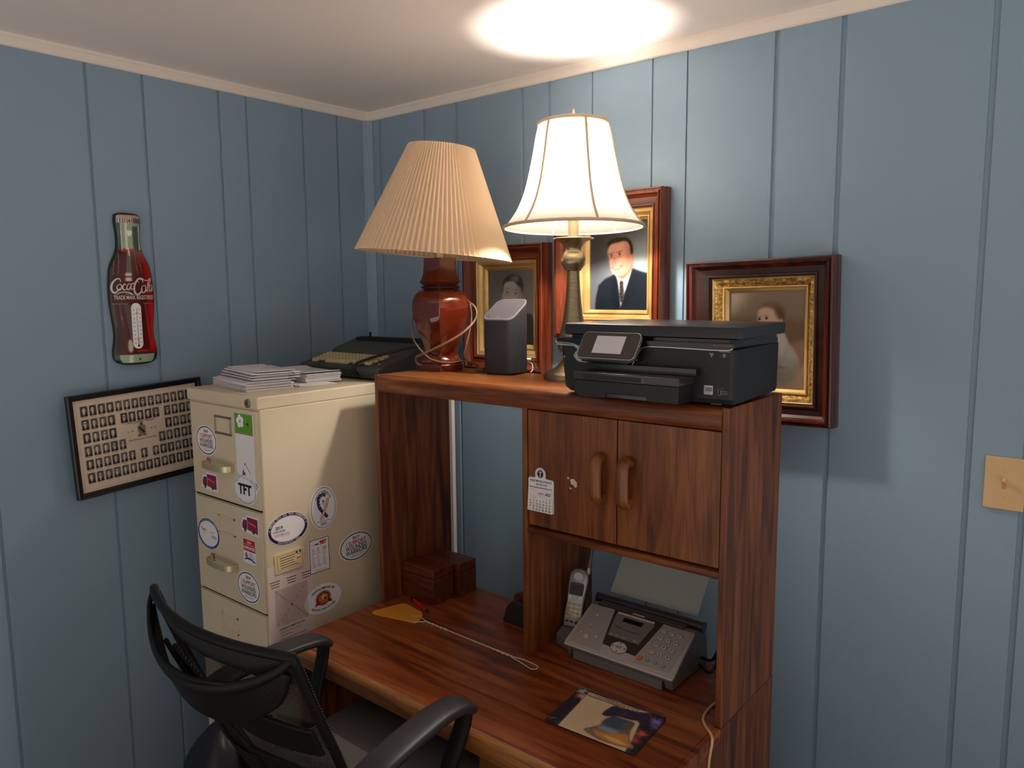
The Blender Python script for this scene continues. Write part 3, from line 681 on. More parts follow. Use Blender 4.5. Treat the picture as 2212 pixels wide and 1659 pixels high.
# ------------------------------------------------------------------ framed class composite on the left wall
O_ = Vector((.046, -1.2045, .996)); Ue = Vector((.012, -.7725, 1.0145)) - O_; HH = .316; UL = Ue.length; Ue.normalize()
Ve = Vector((0, 0, 1)) - Ue*Ue.z; Ve.normalize(); Ne = Ue.cross(Ve); Ne = Ne if Ne.x > 0 else -Ne
def cs(u, v, w): return tuple(O_ + Ue*u + Ve*v + Ne*w)
def class_print():
    P = Paint(330, 240, (206, 186, 166)); A, B = UL-.028, HH-.028      # canvas metres
    def cell(u, v, w, h, seed):
        rs = random.Random(seed); bg = rs.randint(62, 104)
        P.put(((abs(P.U-u) < w/2) & (abs(P.V-v) < h/2)).astype(float), (bg, bg-6, bg-12))
        box = ((abs(P.U-u) < w/2) & (abs(P.V-v) < h/2)).astype(float)
        def e(du, dv, ru, rv, c):
            d = np.sqrt(((P.U-u-du*w)/(ru*w))**2+((P.V-v-dv*h)/(rv*h))**2); P.put(np.clip((1.15-d)/.3, 0, 1)*box, c)
        e(0, -.55, .52, .42, (34, 28, 28)); e(-.02, -.22, .13, .25, (214, 204, 192)); e(0, -.36, .045, .16, (40, 32, 32))
        s = rs.uniform(-.05, .05); f = rs.randint(196, 224); e(s, .17, .25, .29, (40, 34, 30)); e(s, .09, .21, .26, (f, f-16, f-30)); e(s+.08, .06, .12, .2, (f-40, f-54, f-64))
        if rs.random() < .3: e(s, .12, .2, .035, (50, 44, 42))
    x0, x1, pw, ph = .085, .925, .0535, .108
    xs = [x0 + (x1-x0)*k/13 for k in range(14)]
    vs = [.865, .725, .583, .440, .298, .155]
    rows = [list(range(14)), [0, 1, 2, 3, 4.5, 5.5, 6.5, 7.5, 8.5, 10, 11, 12, 13], [0, 1, 2, 3, 10, 11, 12, 13], [0, 1, 2, 3, 4, 9, 10, 11, 12, 13], [0, 1, 2, 3, 4, 5, 6.5, 8, 9, 10, 11, 12, 13], list(range(14))]
    n = 0
    for r, L in enumerate(rows):
        for k in L:
            n += 1; cell(x0+(x1-x0)*k/13, vs[r], pw, ph, n)
            P.put(((abs(P.U-(x0+(x1-x0)*k/13)) < pw*.4) & (abs(P.V-vs[r]+ph*.60) < .003)).astype(float), (120, 104, 92), .6)
    u, v = .505, .555
    P.poly([(u-.03, v+.05), (u, v+.06), (u+.03, v+.05), (u+.028, v-.03), (u, v-.06), (u-.028, v-.03)], (110, 104, 98), .9, 1)
    P.poly([(u-.028, v+.035), (u-.018, v+.045), (u+.026, v-.025), (u+.016, v-.04)], (28, 26, 26), 1, .5, False); P.ell(u, v+.072, .012, .016, (60, 54, 52))
    for k in (-1, 1): P.ell(u+k*.022, v-.055, .016, .012, (70, 62, 58), .8, .4)
    for d in (.030,):
        for a in (0, 1):
            P.put((abs((P.U if a else P.V)-d) < .0015).astype(float)+(abs((P.U if a else P.V)-(1-d)) < .0015).astype(float), (176, 154, 134), .8)
    return P.grain(3, 4)
cl = thing('class_photograph', 'black framed class composite of rows of small portraits on the wall behind the filing cabinet', 'picture', tuple(O_))
mb = MB(); o_ = (0, UL, 0, HH); i_ = (.017, UL-.017, .017, HH-.017)
for A, B in zip(*(lambda L: (L[:-1], L[1:]))([inter(o_, i_, 0, -.006), inter(o_, i_, 0, .010), inter(o_, i_, .15, .013), inter(o_, i_, .5, .011), inter(o_, i_, .6, .007), inter(o_, i_, 1, .005), inter(o_, i_, 1, -.002)])):
    a = frame_loop(cs, [A])[0]; b = frame_loop(cs, [B])[0]
    for i in range(4): mb.add([a[i], a[(i+1) % 4], b[(i+1) % 4], b[i]], [(0, 1, 2, 3)], 'black_lacquer')
mb.rect(cs, 0, UL, 0, HH, -.006, 'black_lacquer')
mb.build('frame', cl)
ph_ = print_mesh('composite_print', class_print(), lambda u, v: cs(.014+(UL-.028)*u, .014+(HH-.028)*v, .0005), 'photo_print', cl, True, 1.14)
mb = MB(); K = lambda u, v, w: cs(.014+(UL-.028)*u, .014+(HH-.028)*v, .0008+w)
mb.text(K, 'Phi Delta Theta', .505, .655, .036, 0, 'ink_brown', .01, width=.215); mb.text(K, '1 9', .412, .56, .030, 0, 'ink_brown', width=.045); mb.text(K, '6 6', .600, .56, .030, 0, 'ink_brown', width=.045)
mb.text(K, 'Northwestern University', .505, .462, .030, 0, 'ink_brown', .01, width=.225)
mb.build('lettering', ph_)
# ------------------------------------------------------------------ bottle shaped thermometer sign on the left wall
BY, BZ, BS, BSZ = -.988, 1.86, .000302, .0003045
OUT = [(47, 40), (55, 100), (70, 124), (110, 131), (160, 131), (200, 126), (240, 122), (300, 119), (360, 121), (410, 128), (450, 140), (500, 163), (560, 192), (610, 209), (680, 220), (760, 227), (850, 231), (940, 230), (1000, 226), (1100, 216), (1200, 206), (1280, 202), (1340, 208), (1400, 220), (1450, 228), (1500, 228), (1540, 218), (1570, 190), (1590, 140), (1600, 60)]
_oy = np.array([p[0] for p in OUT], float); _ow = np.array([p[1] for p in OUT], float)
def b_hw(cy): return float(np.interp(cy, _oy, _ow))
def b_cy(v): return 1600 - v*1553
def b_bulge(s, cy): return .010 + .016*math.sqrt(max(0, 1-s*s))*min(1, b_hw(cy)/150)
def b_surf(u, v):
    s = 2*u-1; cy = b_cy(v); return (b_bulge(s, cy), BY + s*b_hw(cy)*BS, BZ-(cy-47)*BSZ)
def bq(X, Y, w=0.0):      # drawing units: X right of the centre line, Y down the sign
    s = max(-1, min(1, X/b_hw(Y))); return (b_bulge(s, Y)+w, BY+X*BS, BZ-(Y-47)*BSZ)
def bottle_print():
    P = Paint(76, 420, (20, 32, 26)); cy = b_cy(P.V); hw = np.interp(cy, _oy, _ow); X = (2*P.U-1)*hw; s_ = np.abs(X)/hw
    edge = hw - 13
    ins = lambda a, b: ((cy > a) & (cy < b) & (np.abs(X) < edge)).astype(float)
    P.put(ins(75, 440), (142, 164, 136)); P.put(ins(1470, 1575), (148, 172, 142))
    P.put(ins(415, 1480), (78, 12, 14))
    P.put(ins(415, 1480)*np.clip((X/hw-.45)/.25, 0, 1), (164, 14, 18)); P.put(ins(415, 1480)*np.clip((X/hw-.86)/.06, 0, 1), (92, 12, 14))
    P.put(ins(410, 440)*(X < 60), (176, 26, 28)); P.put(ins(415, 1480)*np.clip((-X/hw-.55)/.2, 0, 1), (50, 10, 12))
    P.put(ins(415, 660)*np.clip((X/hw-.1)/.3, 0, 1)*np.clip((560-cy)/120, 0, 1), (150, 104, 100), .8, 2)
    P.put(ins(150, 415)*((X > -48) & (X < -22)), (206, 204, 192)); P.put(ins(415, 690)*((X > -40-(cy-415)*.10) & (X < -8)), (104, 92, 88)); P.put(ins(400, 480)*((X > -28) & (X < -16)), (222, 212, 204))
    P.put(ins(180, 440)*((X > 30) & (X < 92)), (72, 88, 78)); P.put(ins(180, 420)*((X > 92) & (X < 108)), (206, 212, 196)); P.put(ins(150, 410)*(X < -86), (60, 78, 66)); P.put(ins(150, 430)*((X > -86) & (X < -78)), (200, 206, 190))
    P.put(((np.abs(X+2) < 28-(cy-235)*.2) & (cy > 225) & (cy < 280)).astype(float), (236, 234, 226), 1, 1)
    P.put(ins(80, 150), (196, 186, 178)); P.put(((np.abs(X) < 98) & (cy > 70) & (cy < 95)).astype(float), (196, 138, 132))
    P.put(ins(100, 150)*(np.sin(X*.28) > .2), (104, 92, 86)); P.put(ins(100, 152)*(X > 40)*.6, (70, 62, 58))
    for a, b, c, d in ((-150, -190, 460, 680), (-120, -140, 460, 670), (30, 55, 440, 660), (70, 100, 520, 650)):
        t = np.clip((cy-c)/(d-c), 0, 1); P.put(ins(c, d)*(np.abs(X-(a+(b-a)*t)) < 3), (196, 150, 144), .8)
    P.put(((np.abs(X+42) < 32) & (cy > 655) & (cy < 740) & (np.abs(cy-690) > 6)).astype(float), (214, 206, 198), 1, .6)
    for a, b in ((-200, -170), (-150, -110), (108, 150)):
        P.put(ins(962, 1380)*(np.abs(X-(a+(cy-962)/420*(b-a))) < 3.5)*((cy < 1200) | (a > 0)), (168, 128, 120), .8)
    P.put(ins(960, 972)*((X < -60) | (X > 90)), (150, 104, 98), .8)
    P.put(ins(970, 1330)*((X > -108+(cy-970)*.14) & (X < -52+(cy-970)*.06)), (88, 74, 72))
    P.put(ins(990, 1370)*((X > 165-(cy-990)*.03) & (X < edge-4)), (206, 18, 22))
    P.put((((X+68)/26)**2+((cy-1400)/70)**2 < 1).astype(float), (196, 186, 172), 1, .6)
    P.put((((X-55)/70)**2+((cy-1455)/14)**2 < 1).astype(float), (176, 20, 20), .9, 1); P.put((((X-175)/28)**2+((cy-1400)/46)**2 < 1).astype(float), (206, 22, 24), .9, 1)
    P.put(ins(1480, 1490), (60, 20, 20)); P.put(ins(1495, 1570)*((X > -90) & (X < -50)), (206, 212, 196)); P.put(ins(1485, 1575)*(np.abs(X) > .8*hw), (40, 60, 46))
    for x, y in ((5, 128), (20, 1540)): P.put((((X-x)/11)**2+((cy-y)/11)**2 < 1).astype(float), (18, 16, 16))
    rim = ((np.abs(X) > edge-5) & (np.abs(X) < edge) & (cy > 150) & (cy < 1520)).astype(float); P.put(rim, (120, 150, 120), .5)
    return P
bot = thing('bottle_sign', 'cola bottle shaped tin thermometer sign hanging on the blue wall above the class photograph', 'sign', (0, BY, 1.387))
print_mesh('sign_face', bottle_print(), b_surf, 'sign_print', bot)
mb = MB(); L0 = [(.0015, BY+s*b_hw(y)*BS, BZ-(y-47)*BSZ) for s, ys in ((-1, _oy), (1, _oy[::-1])) for y in ys]; L1 = [(.0102, p[1], p[2]) for p in L0]
mb.loft([L0, L1], 'black_lacquer', (True, False)); mb.build('rim', bot)
mb = MB()
def stroke(pts, wd, m='ink_white'):
    c = catmull(pts, 7); n = len(c); w_ = [wd*(.45+.55*math.sin(PI*min(max(k/(n-1), .04), .96))) for k in range(n)]
    mb.line(lambda u, v, w: bq(u, v, w), [(p[0]-302, p[1]) for p in c], w_, .0022, m)
mat('sign_silver', (206, 196, 190), 0.4)
for pts, wd in (([(176, 742), (168, 716), (140, 716), (106, 750), (90, 800), (98, 842), (124, 850), (150, 830), (160, 812)], 17), ([(92, 850), (130, 868), (170, 852), (230, 848), (262, 856), (290, 872), (255, 866), (215, 866)], 10),
                ([(160, 770), (140, 790), (142, 822), (162, 826), (182, 800), (178, 774), (160, 770)], 13), ([(228, 778), (212, 766), (194, 790), (196, 822), (216, 824), (234, 806)], 13),
                ([(272, 768), (250, 766), (234, 792), (236, 820), (254, 820), (272, 790), (280, 760), (272, 800), (280, 824), (292, 812)], 13), ([(288, 762), (306, 758)], 15),
                ([(400, 752), (392, 722), (352, 716), (316, 764), (304, 822), (318, 866), (350, 868), (378, 840), (390, 815)], 19), ([(360, 752), (344, 736), (352, 712), (384, 706), (430, 730), (470, 722), (496, 704)], 10),
                ([(408, 778), (384, 800), (384, 846), (408, 852), (428, 820), (424, 784), (408, 778)], 14), ([(432, 846), (452, 800), (482, 738), (486, 712), (468, 722), (450, 790), (446, 838), (460, 842)], 12),
                ([(500, 772), (480, 780), (468, 812), (474, 838), (492, 828), (506, 784), (502, 820), (508, 838)], 12)):
    stroke(pts, wd, 'sign_silver')
mb.text(lambda u, v, w: bq(u, -v, w), 'TRADE MARK REGISTERED', 6, -905, 58, .0018, 'sign_silver', .02, width=408)
mb.build('lettering', bot)
mb = MB(); cap = [(X*.92, Y) for X, Y in [(52*math.cos(a)+20, 1012-52*math.sin(a)) for a in np.linspace(0, PI, 14)] + [(-52*math.cos(a)+20, 1378+52*math.sin(a)) for a in np.linspace(0, PI, 14)]]
TF = lambda u, v, w: (.0268+w, BY+(u-302+290)*BS, BZ-(v-47)*BSZ)
mb.prism(cap, -.003, .004, 'ink_white', lambda u, v, w: TF(u, v, w))
for k in range(9):
    y = 1030+k*42; mb.rect(TF, -16, -6, y, y+9, .0045, 'ink_brown'); mb.rect(TF, 44, 54, y-6, y+3, .0045, 'ink_red' if k == 2 else 'ink_brown')
mb.rect(TF, 17, 22, 1010, 1390, .0046, 'ink_grey'); mb.rect(TF, 16, 23, 1330, 1400, .0048, 'ink_darkred'); mb.disc(TF, 19, 1400, 9, 14, .0048, 'ink_black')
mb.rect(TF, 4, 34, 1062, 1067, .0047, 'ink_black'); mb.rect(TF, 4, 34, 1322, 1327, .0047, 'ink_black')
mb.build('thermometer', bot)

# ------------------------------------------------------------------ stickers and papers on the filing cabinet
SF = lambda u, v, w: (u, Y0-.0004-w, v)               # drawer fronts
SS = lambda u, v, w: (X1+.0004+w, u, v)               # right hand side
def sticker(name, label, surf, u, v, poly, draw, thick=.0008, m='sticker_white', cat='sticker', group=None, rot=0):
    mb = MB(); c, q = math.cos(rot), math.sin(rot)
    L = lambda a, b, w: surf(u+a*c-b*q, v+a*q+b*c, w)
    mb.prism(poly, 0, thick, m, L)
    draw(mb, lambda a, b, w: L(a, b, thick+.0002+w))
    o = mb.build(name); loc = Vector(surf(u, v, 0))
    for vv in o.data.vertices: vv.co -= loc
    o.location = loc
    return tag(o, label, cat, group)
def warriors(year, ru, rv):
    def d(mb, s):
        mb.ring(s, 0, 0, ru*.93, rv*.93, .0032, 0, 'ink_black')
        k = ru/.07
        mb.text(s, year, 0, rv*.60, .0135*k, 0, 'ink_black', .03, 1.05)
        mb.text(s, 'I SUPPORT', 0, rv*.27, .0195*k, 0, 'ink_red', .02, width=.080*k); mb.text(s, 'WOUNDED', 0, -rv*.05, .0195*k, 0, 'ink_black', .02, width=.086*k); mb.text(s, 'WARRIORS', 0, -rv*.36, .0195*k, 0, 'ink_black', .02, width=.088*k)
        mb.rect(s, -.030*k, .030*k, -rv*.58, -rv*.56, 0, 'ink_grey'); mb.rect(s, -.022*k, .026*k, -rv*.68, -rv*.655, 0, 'ink_black')
    return d
sticker('oval_magnet', 'oval white 2018 I support wounded warriors magnet on the top drawer', SF, .286, 1.164, oval(.062, .047), warriors('2018', .062, .047), cat='magnet')
sticker('oval_magnet', 'oval white 2019 I support wounded warriors magnet at the bottom of the second drawer', SF, .482, .744, oval(.063, .049), warriors('2019', .063, .049), cat='magnet')
sticker('oval_magnet', 'oval white 2017 I support wounded warriors magnet on the cabinet side nearest the hutch', SS, -.590, .803, oval(.0685, .047), warriors('2017', .0685, .047), cat='magnet', rot=R(2))
def tft(mb, s):
    mb.ring(s, 0, 0, .057, .0425, .0016, 0, 'ink_black'); mb.text(s, 'TFT', 0, -.001, .042, 0, 'ink_black', .045, width=.070)
    mb.arctext(s, 'Together Fighting Today', 0, 0, .050, .0365, 150, 40, .0062, 0, 'ink_black'); mb.arctext(s, 'togetherfighting.org', 0, 0, .050, .0365, 232, 308, .0058, 0, 'ink_black', inward=True)
sticker('note_card', 'corner of a small printed card showing from behind the TFT magnet', SF, .535, 1.058, [(-.026, -.026), (.016, -.028), (.030, .006), (-.004, .030), (-.022, .02)], lambda mb, s: (mb.line(s, [(-.004, .024), (.024, .004)], .003, 0, 'ink_black'), mb.line(s, [(-.006, .016), (.02, -.004)], .004, 0, 'ink_pink'), mb.line(s, [(-.01, .01), (.016, -.01)], .002, 0, 'ink_grey')), cat='card', rot=R(-8))
def listpad(mb, s):
    mb.rect(s, -.0465, .0465, .034, .090, 0, 'ink_green'); mb.rect(s, -.0465, .0465, .031, .0335, 0, 'ink_red')
    for k in range(5):
        a = R(90+72*k+10); mb.disc(s, -.017+.012*math.cos(a), .068+.0115*math.sin(a), .0085, .0085, .0002+.00005*k, 'ink_white', 14)
    mb.disc(s, -.017, .068, .003, .003, .0006, 'ink_pink', 10); mb.disc(s, .024, .061, .0055, .0062, .0002, 'ink_red', 14); mb.disc(s, .020, .063, .004, .004, .0004, 'ink_black', 10)
    mb.poly(s, [(-.018, -.090), (-.016, -.078), (-.011, -.070), (-.009, -.082), (-.002, -.080), (-.004, -.090)], 0, 'ink_blue'); mb.line(s, [(.0, -.058), (.024, -.08)], .0025, 0, 'ink_grey'); mb.disc(s, -.002, -.056, .004, .003, .0002, 'ink_red', 8)
sticker('shopping_list_pad', 'narrow white list pad with a green flower header on the top drawer', SF, .503, 1.176, [(-.0465, -.088), (.0, -.094), (.0465, -.105), (.0465, .090), (-.0465, .090)], listpad, .003, 'paper', 'notepad')
sticker('oval_magnet', 'oval white TFT magnet near the bottom of the top drawer', SF, .490, 1.042, oval(.0615, .046), tft, .0012, cat='magnet')
def truck(mb, s):
    mb.poly(s, [(-.012, -.014), (.041, -.020), (.041, .024), (-.014, .024)], 0, 'ink_maroon'); mb.poly(s, [(-.040, -.013), (-.014, -.014), (-.015, .014), (-.032, .014), (-.040, .002)], 0, 'ink_darkred')
    mb.poly(s, [(-.037, .002), (-.024, .002), (-.024, .011), (-.031, .011)], .0002, 'ink_blue'); mb.poly(s, [(-.008, .006), (.032, .000), (.032, .006), (-.008, .012)], .0002, 'ink_pink')
    for x in (-.026, .018): mb.disc(s, x, -.017, .0065, .0055, .0004, 'ink_black', 16); mb.disc(s, x, -.017, .003, .0025, .0006, 'ink_grey', 10)
tp = [(-.046, -.018), (-.030, -.025), (-.02, -.024), (.012, -.026), (.022, -.025), (.046, -.026), (.046, .030), (-.018, .030), (-.018, .020), (-.036, .020), (-.045, .006)]
sticker('truck_magnet', 'maroon delivery truck magnet on the top drawer below the handle', SF, .291, 1.034, tp, truck, cat='magnet')
sticker('truck_magnet', 'maroon delivery truck magnet on the second drawer near its right edge', SF, .506, .937, tp, truck, cat='magnet')
def toyround(mb, s):
    mb.ring(s, 0, 0, .0645, .049, .0085, 0, 'ink_blue'); mb.text(s, 'Toys', -.030, .010, .014, 0, 'ink_red', .03); mb.text(s, 'for', -.030, -.001, .007, 0, 'ink_red'); mb.text(s, 'TOTS', .032, -.008, .012, 0, 'ink_red', .03)
    mb.arctext(s, 'MARINE TOYS FOR TOTS FOUNDATION', 0, 0, .0600, .0445, 165, 15, .0062, .0003, 'ink_white'); mb.arctext(s, 'toysfortots.org', 0, 0, .0600, .0445, 240, 300, .0058, .0003, 'ink_white', inward=True)
    mb.rect(s, .010, .036, .006, .0075, 0, 'ink_grey')
sticker('round_magnet', 'round blue rimmed toy charity magnet at the left of the second drawer', SF, .268, .866, oval(.0665, .051), toyround, cat='magnet')
def supporter(mb, s):
    mb.rect(s, -.031, .031, .000, .0355, 0, 'ink_red'); mb.text(s, '2018', 0, .027, .010, .0003, 'ink_white', .02); mb.rect(s, -.031, .031, .0195, .0203, .0002, 'ink_white'); mb.text(s, 'SUPPORTER', 0, .0095, .0125, .0003, 'ink_white', .03, width=.056)
    mb.poly(s, [(-.026, -.018), (-.017, -.003), (-.008, -.018)], 0, 'ink_black'); mb.poly(s, [(-.020, -.0155), (-.017, -.0095), (-.0135, -.0155)], .0002, 'sticker_white')
    for k, t in enumerate(('Disabled', 'Veterans', 'Association')): mb.text(s, t, -.003, -.006-.006*k, .0062, 0, 'ink_black', align='l')
    mb.line(s, [(-.026, -.026), (-.01, -.022), (.01, -.024), (.028, -.030)], .005, 0, 'ink_black')
sticker('card_magnet', 'small red and white supporter card magnet on the second drawer under the truck', SF, .497, .857, rrect(-.0325, .0325, -.037, .037, .003, 2), supporter, cat='magnet')
# side panel
sheet_art = MB()
def sheet(mb, s):
    mb.text(s, 'CONSULTANTS', .010, .085, .012, 0, 'ink_grey', width=.072)
    for cx_, n_ in ((-.052, 3), (.004, 3), (.056, 3)):
        for k in range(n_): mb.rect(s, cx_-.017+.002*k, cx_+.017-.002*k, .068-.008*k, .0705-.008*k, 0, 'ink_brown')
    a, b, c, d = -.053, .057, -.069, .041
    for k in range(21):
        t = a+(b-a)*k/20; mb.rect(s, t-.00035, t+.00035, c, d, 0, 'ink_brown'); t = c+(d-c)*k/20; mb.rect(s, a, b, t-.00035, t+.00035, .0001, 'ink_brown')
    for k in range(24):
        t = k/24; mb.line(s, [(a+(b-a)*t, d-(d-c)*t), (a+(b-a)*(t+.03), d-(d-c)*(t+.03))], .0012, .0003, 'ink_black')
    for k in range(20):
        if k % 2: mb.disc(s, a+(b-a)*(k+.5)/20, c+(d-c)*(k+.5)/20, .0016, .0016, .0003, 'ink_brown', 6)
    mb.disc(s, (a+b)/2, (c+d)/2, .0026, .0026, .0004, 'ink_black', 10)
    mb.text(s, 'SUDDENLY IT IS IMPORTANT NOW', .0, -.080, .0085, 0, 'ink_black', .02, width=.088); mb.text(s, '1. One Free Home Evaluation', -.006, -.090, .0075, 0, 'ink_brown', width=.072); mb.text(s, '2. Our Promise', -.022, -.100, .0075, 0, 'ink_brown', width=.040)
    for k in range(3): mb.rect(s, -.046, .05-.02*(k % 2), -.112-.010*k, -.1105-.010*k, 0, 'ink_brown')
sticker('paper_sheet', 'pinkish printed sheet with a square grid taped to the cabinet side above the armrest', SS, -.838, .705, [(-.0745, -.150), (.078, -.150), (.078, .108), (.070, .116), (-.0745, .116)], sheet, .0006, 'paper_pink', 'paper')
def toyoval(mb, s):
    mb.ring(s, 0, 0, .0670, .0465, .0085, 0, 'ink_navy'); mb.ring(s, 0, 0, .0590, .0385, .0012, .0001, 'ink_red'); mb.text(s, '2019', -.030, .008, .0125, 0, 'ink_navy', .03); mb.text(s, 'SUPPORTER', -.030, -.003, .0075, 0, 'ink_navy', .02)
    mb.text(s, 'TOYS', -.034, -.0145, .012, 0, 'ink_red', .0, .95); mb.text(s, 'TOTS', -.010, -.0155, .012, 0, 'ink_red', .0, .95)
    mb.arctext(s, 'MARINE TOYS FOR TOTS FOUNDATION', 0, 0, .0625, .0420, 158, 22, .0068, .0003, 'ink_white', .02); mb.arctext(s, 'TOYSFORTOTS.ORG', 0, 0, .0625, .0420, 236, 304, .0066, .0003, 'ink_white', .02, inward=True)
    for a in (172, 8): mb.disc(s, .0630*math.cos(R(a)), .0425*math.sin(R(a)), .0018, .0018, .0003, 'ink_white', 8)
sticker('oval_magnet', 'oval navy rimmed 2019 supporter magnet on the cabinet side near its front edge', SS, -.838, .923, oval(.0695, .0485), toyoval, cat='magnet')
def goldcard(mb, s):
    for k in (.004, .0075): 
        for a, b, c, d in ((-.049+k, .049-k, .0275-k, .0282-k), (-.049+k, .049-k, -.0282+k, -.0275+k), (-.049+k, -.0483+k, -.028+k, .028-k), (.0483-k, .049-k, -.028+k, .028-k)): mb.rect(s, a, b, c, d, 0, 'ink_brown')
    for k, w_ in enumerate((.052, .050, .046, .050, .060)): mb.rect(s, -.034, -.034+w_, .0135-.0075*k, .0158-.0075*k, 0, 'ink_brown')
    mb.disc(s, .030, .012, .0075, .0075, 0, 'ink_white', 18); mb.disc(s, .024, .0185, .0036, .0036, .0002, 'ink_black', 10); mb.disc(s, .036, .0185, .0036, .0036, .0002, 'ink_black', 10); mb.disc(s, .027, .0125, .002, .0024, .0002, 'ink_black', 8); mb.disc(s, .033, .0125, .002, .0024, .0002, 'ink_black', 8); mb.poly(s, [(.023, .004), (.030, .001), (.037, .004), (.035, -.003), (.030, -.001), (.025, -.003)], .0002, 'ink_orange')
sticker('plaque_magnet', 'cream plaque magnet with double border and small panda on the cabinet side', SS, -.838, .8265, rrect(-.050, .050, -.029, .029, .002, 2), goldcard, .004, 'paper_cream', 'magnet', rot=R(2))
def ribbon(mb, s):
    mb.ring(s, 0, 0, .0455, .0635, .0016, 0, 'ink_black'); mb.arctext(s, 'PROUD SUPPORTER', 0, -.004, .033, .054, 142, 38, .0092, 0, 'ink_black', .02)
    A = catmull([(.010, .036), (.002, .041), (-.010, .038), (-.017, .028), (-.017, .012), (-.010, -.004), (.004, -.020), (.014, -.032)], 6); mb.line(s, A, .0105, .0001, 'ink_navy')
    for k in range(2, len(A)-1, 4): mb.disc(s, A[k][0]+(.002 if k % 8 else -.002), A[k][1], .0015, .0015, .0005, 'ink_white', 8)
    for j in range(5):
        o = (j-2)*.0022; mb.line(s, [(.0175+o, .028), (.010+o, .004), (-.010+o, -.038)], .0021, .0003, 'ink_red' if j % 2 == 0 else 'ink_white')
    mb.disc(s, .0, .020, .0036, .0036, .0002, 'ink_black', 10); mb.rect(s, -.0045, .0045, .0115, .0135, .0002, 'ink_grey')
    mb.rect(s, -.026, .026, -.0418, -.0406, 0, 'ink_black'); mb.text(s, '2021', 0, -.0505, .0125, 0, 'ink_black', .02)
sticker('oval_magnet', 'upright oval white proud supporter magnet with a flag ribbon on the cabinet side', SS, -.711, .9565, oval(.050, .068), ribbon, cat='magnet')
def radio(mb, s):
    a, b = .0365, .0530
    for r_ in ((-a, a, b-.0022, b), (-a, a, -b, -b+.0022), (-a, -a+.0022, -b, b), (a-.0022, a, -b, b)): mb.rect(s, *r_, 0, 'ink_black')
    mb.text(s, '987', .014, .0385, .0175, 0, 'ink_red', .05, width=.027); mb.text(s, 'Your', -.024, .0365, .0075, 0, 'ink_grey'); mb.rect(s, -.016, -.002, .0345, .0385, 0, 'ink_black')
    rs = random.Random(3)
    for c in (-.028, -.009, .012):
        for k in range(13): mb.rect(s, c, c+rs.choice((.007, .009, .011, .014)), .0225-.0048*k, .0240-.0048*k, 0, 'ink_black' if k in (0, 1) else 'ink_grey')
    mb.text(s, 'The Best of Country', .002, -.0455, .0075, 0, 'ink_grey', width=.044)
sticker('list_card', 'white printed list card with black border and red 987 on the cabinet side', SS, -.7315, .812, [(-.0380, -.0545), (.0380, -.0545), (.0380, .0545), (-.0380, .0545)], radio, cat='card')
def marines(mb, s):
    mb.arctext(s, 'HONORING MARINES BY', 0, 0, .056, .0335, 135, 45, .0098, 0, 'ink_black', .02); mb.arctext(s, 'EDUCATING THEIR CHILDREN', 0, 0, .056, .0335, 222, 318, .0085, 0, 'ink_black', .02, inward=True)
    mb.disc(s, 0, .002, .0285, .0235, 0, 'ink_darkred'); mb.ring(s, 0, .002, .0262, .0215, .0012, .0002, 'paper_cream'); mb.disc(s, 0, .002, .019, .0155, .0003, 'ink_orange'); mb.disc(s, .002, .004, .008, .007, .0005, 'paper_cream', 16); mb.disc(s, .006, .001, .006, .004, .0007, 'ink_brown', 12)
    mb.poly(s, [(-.033, -.019), (-.018, -.014), (.0, -.017), (.018, -.014), (.033, -.019), (.029, -.014), (.033, -.010), (.018, -.006), (.0, -.009), (-.018, -.006), (-.033, -.010), (-.029, -.014)], .0008, 'ink_darkred'); mb.line(s, [(-.012, -.0115), (.016, -.0105)], .002, .001, 'paper_cream')
sticker('oval_magnet', 'oval white honoring marines magnet with a red seal at the bottom of the cabinet side', SS, -.724, .671, oval(.069, .046), marines, cat='magnet', rot=R(0))

# ------------------------------------------------------------------ envelopes on the filing cabinet
def env_mesh(L_, Wd, h, lift=0.0, m='paper'):
    mb = MB(); n = 8
    top = []; bot = []
    for j in (-1, 1):
        for i in range(n+1):
            x = (i/n-.5)*L_; z = lift*max(0, abs(i/n-.5)*2-.55)**2*4
            top.append((x, j*Wd/2, h+z)); bot.append((x, j*Wd/2, z))
    N1 = n+1; vs = bot+top; o = 2*N1; fs = []
    for i in range(n): fs += [(o+i, o+i+1, o+N1+i+1, o+N1+i), (N1+i, N1+i+1, i+1, i), (i, i+1, o+i+1, o+i), (N1+i+1, N1+i, o+N1+i, o+N1+i+1)]
    fs += [(N1, 0, o, o+N1), (n, N1+n, o+N1+n, o+n)]
    mb.add(vs, fs, m)
    mb.poly(lambda u, v, w: (u, v, h+w), [(-L_*.28, Wd/2-.0005), (0, -Wd*.02), (L_*.28, Wd/2-.0005)], .00012, 'paper_shade')
    o_ = mb.build('envelope'); return o_
E1 = env_mesh(.255, .150, .0022); E2 = env_mesh(.232, .105, .0020); E3 = env_mesh(.225, .125, .0021); ETOP = env_mesh(.225, .125, .0016, .006); ETOP2 = env_mesh(.245, .118, .0016, .004)
protos = [E1, E2, E3, ETOP, ETOP2]; used = set()
def put_env(proto, x, y, z, rz, label, group):
    if proto.name in used: o = proto.copy(); COL.objects.link(o)
    else: o = proto; used.add(proto.name)
    o.location = (x, y, z); o.rotation_euler = (0, 0, rz); return tag(o, label, 'envelope', group)
rs = random.Random(11)
zc = HC+.0006
for k in range(9):
    put_env(E1, .335+rs.uniform(-.006, .006), -.781+rs.uniform(-.004, .004), zc, R(-9+rs.uniform(-1.5, 1.5)), 'white envelope in the lower half of the left stack on the cream filing cabinet', 'envelopes in the lower half of the left stack'); zc += .0029
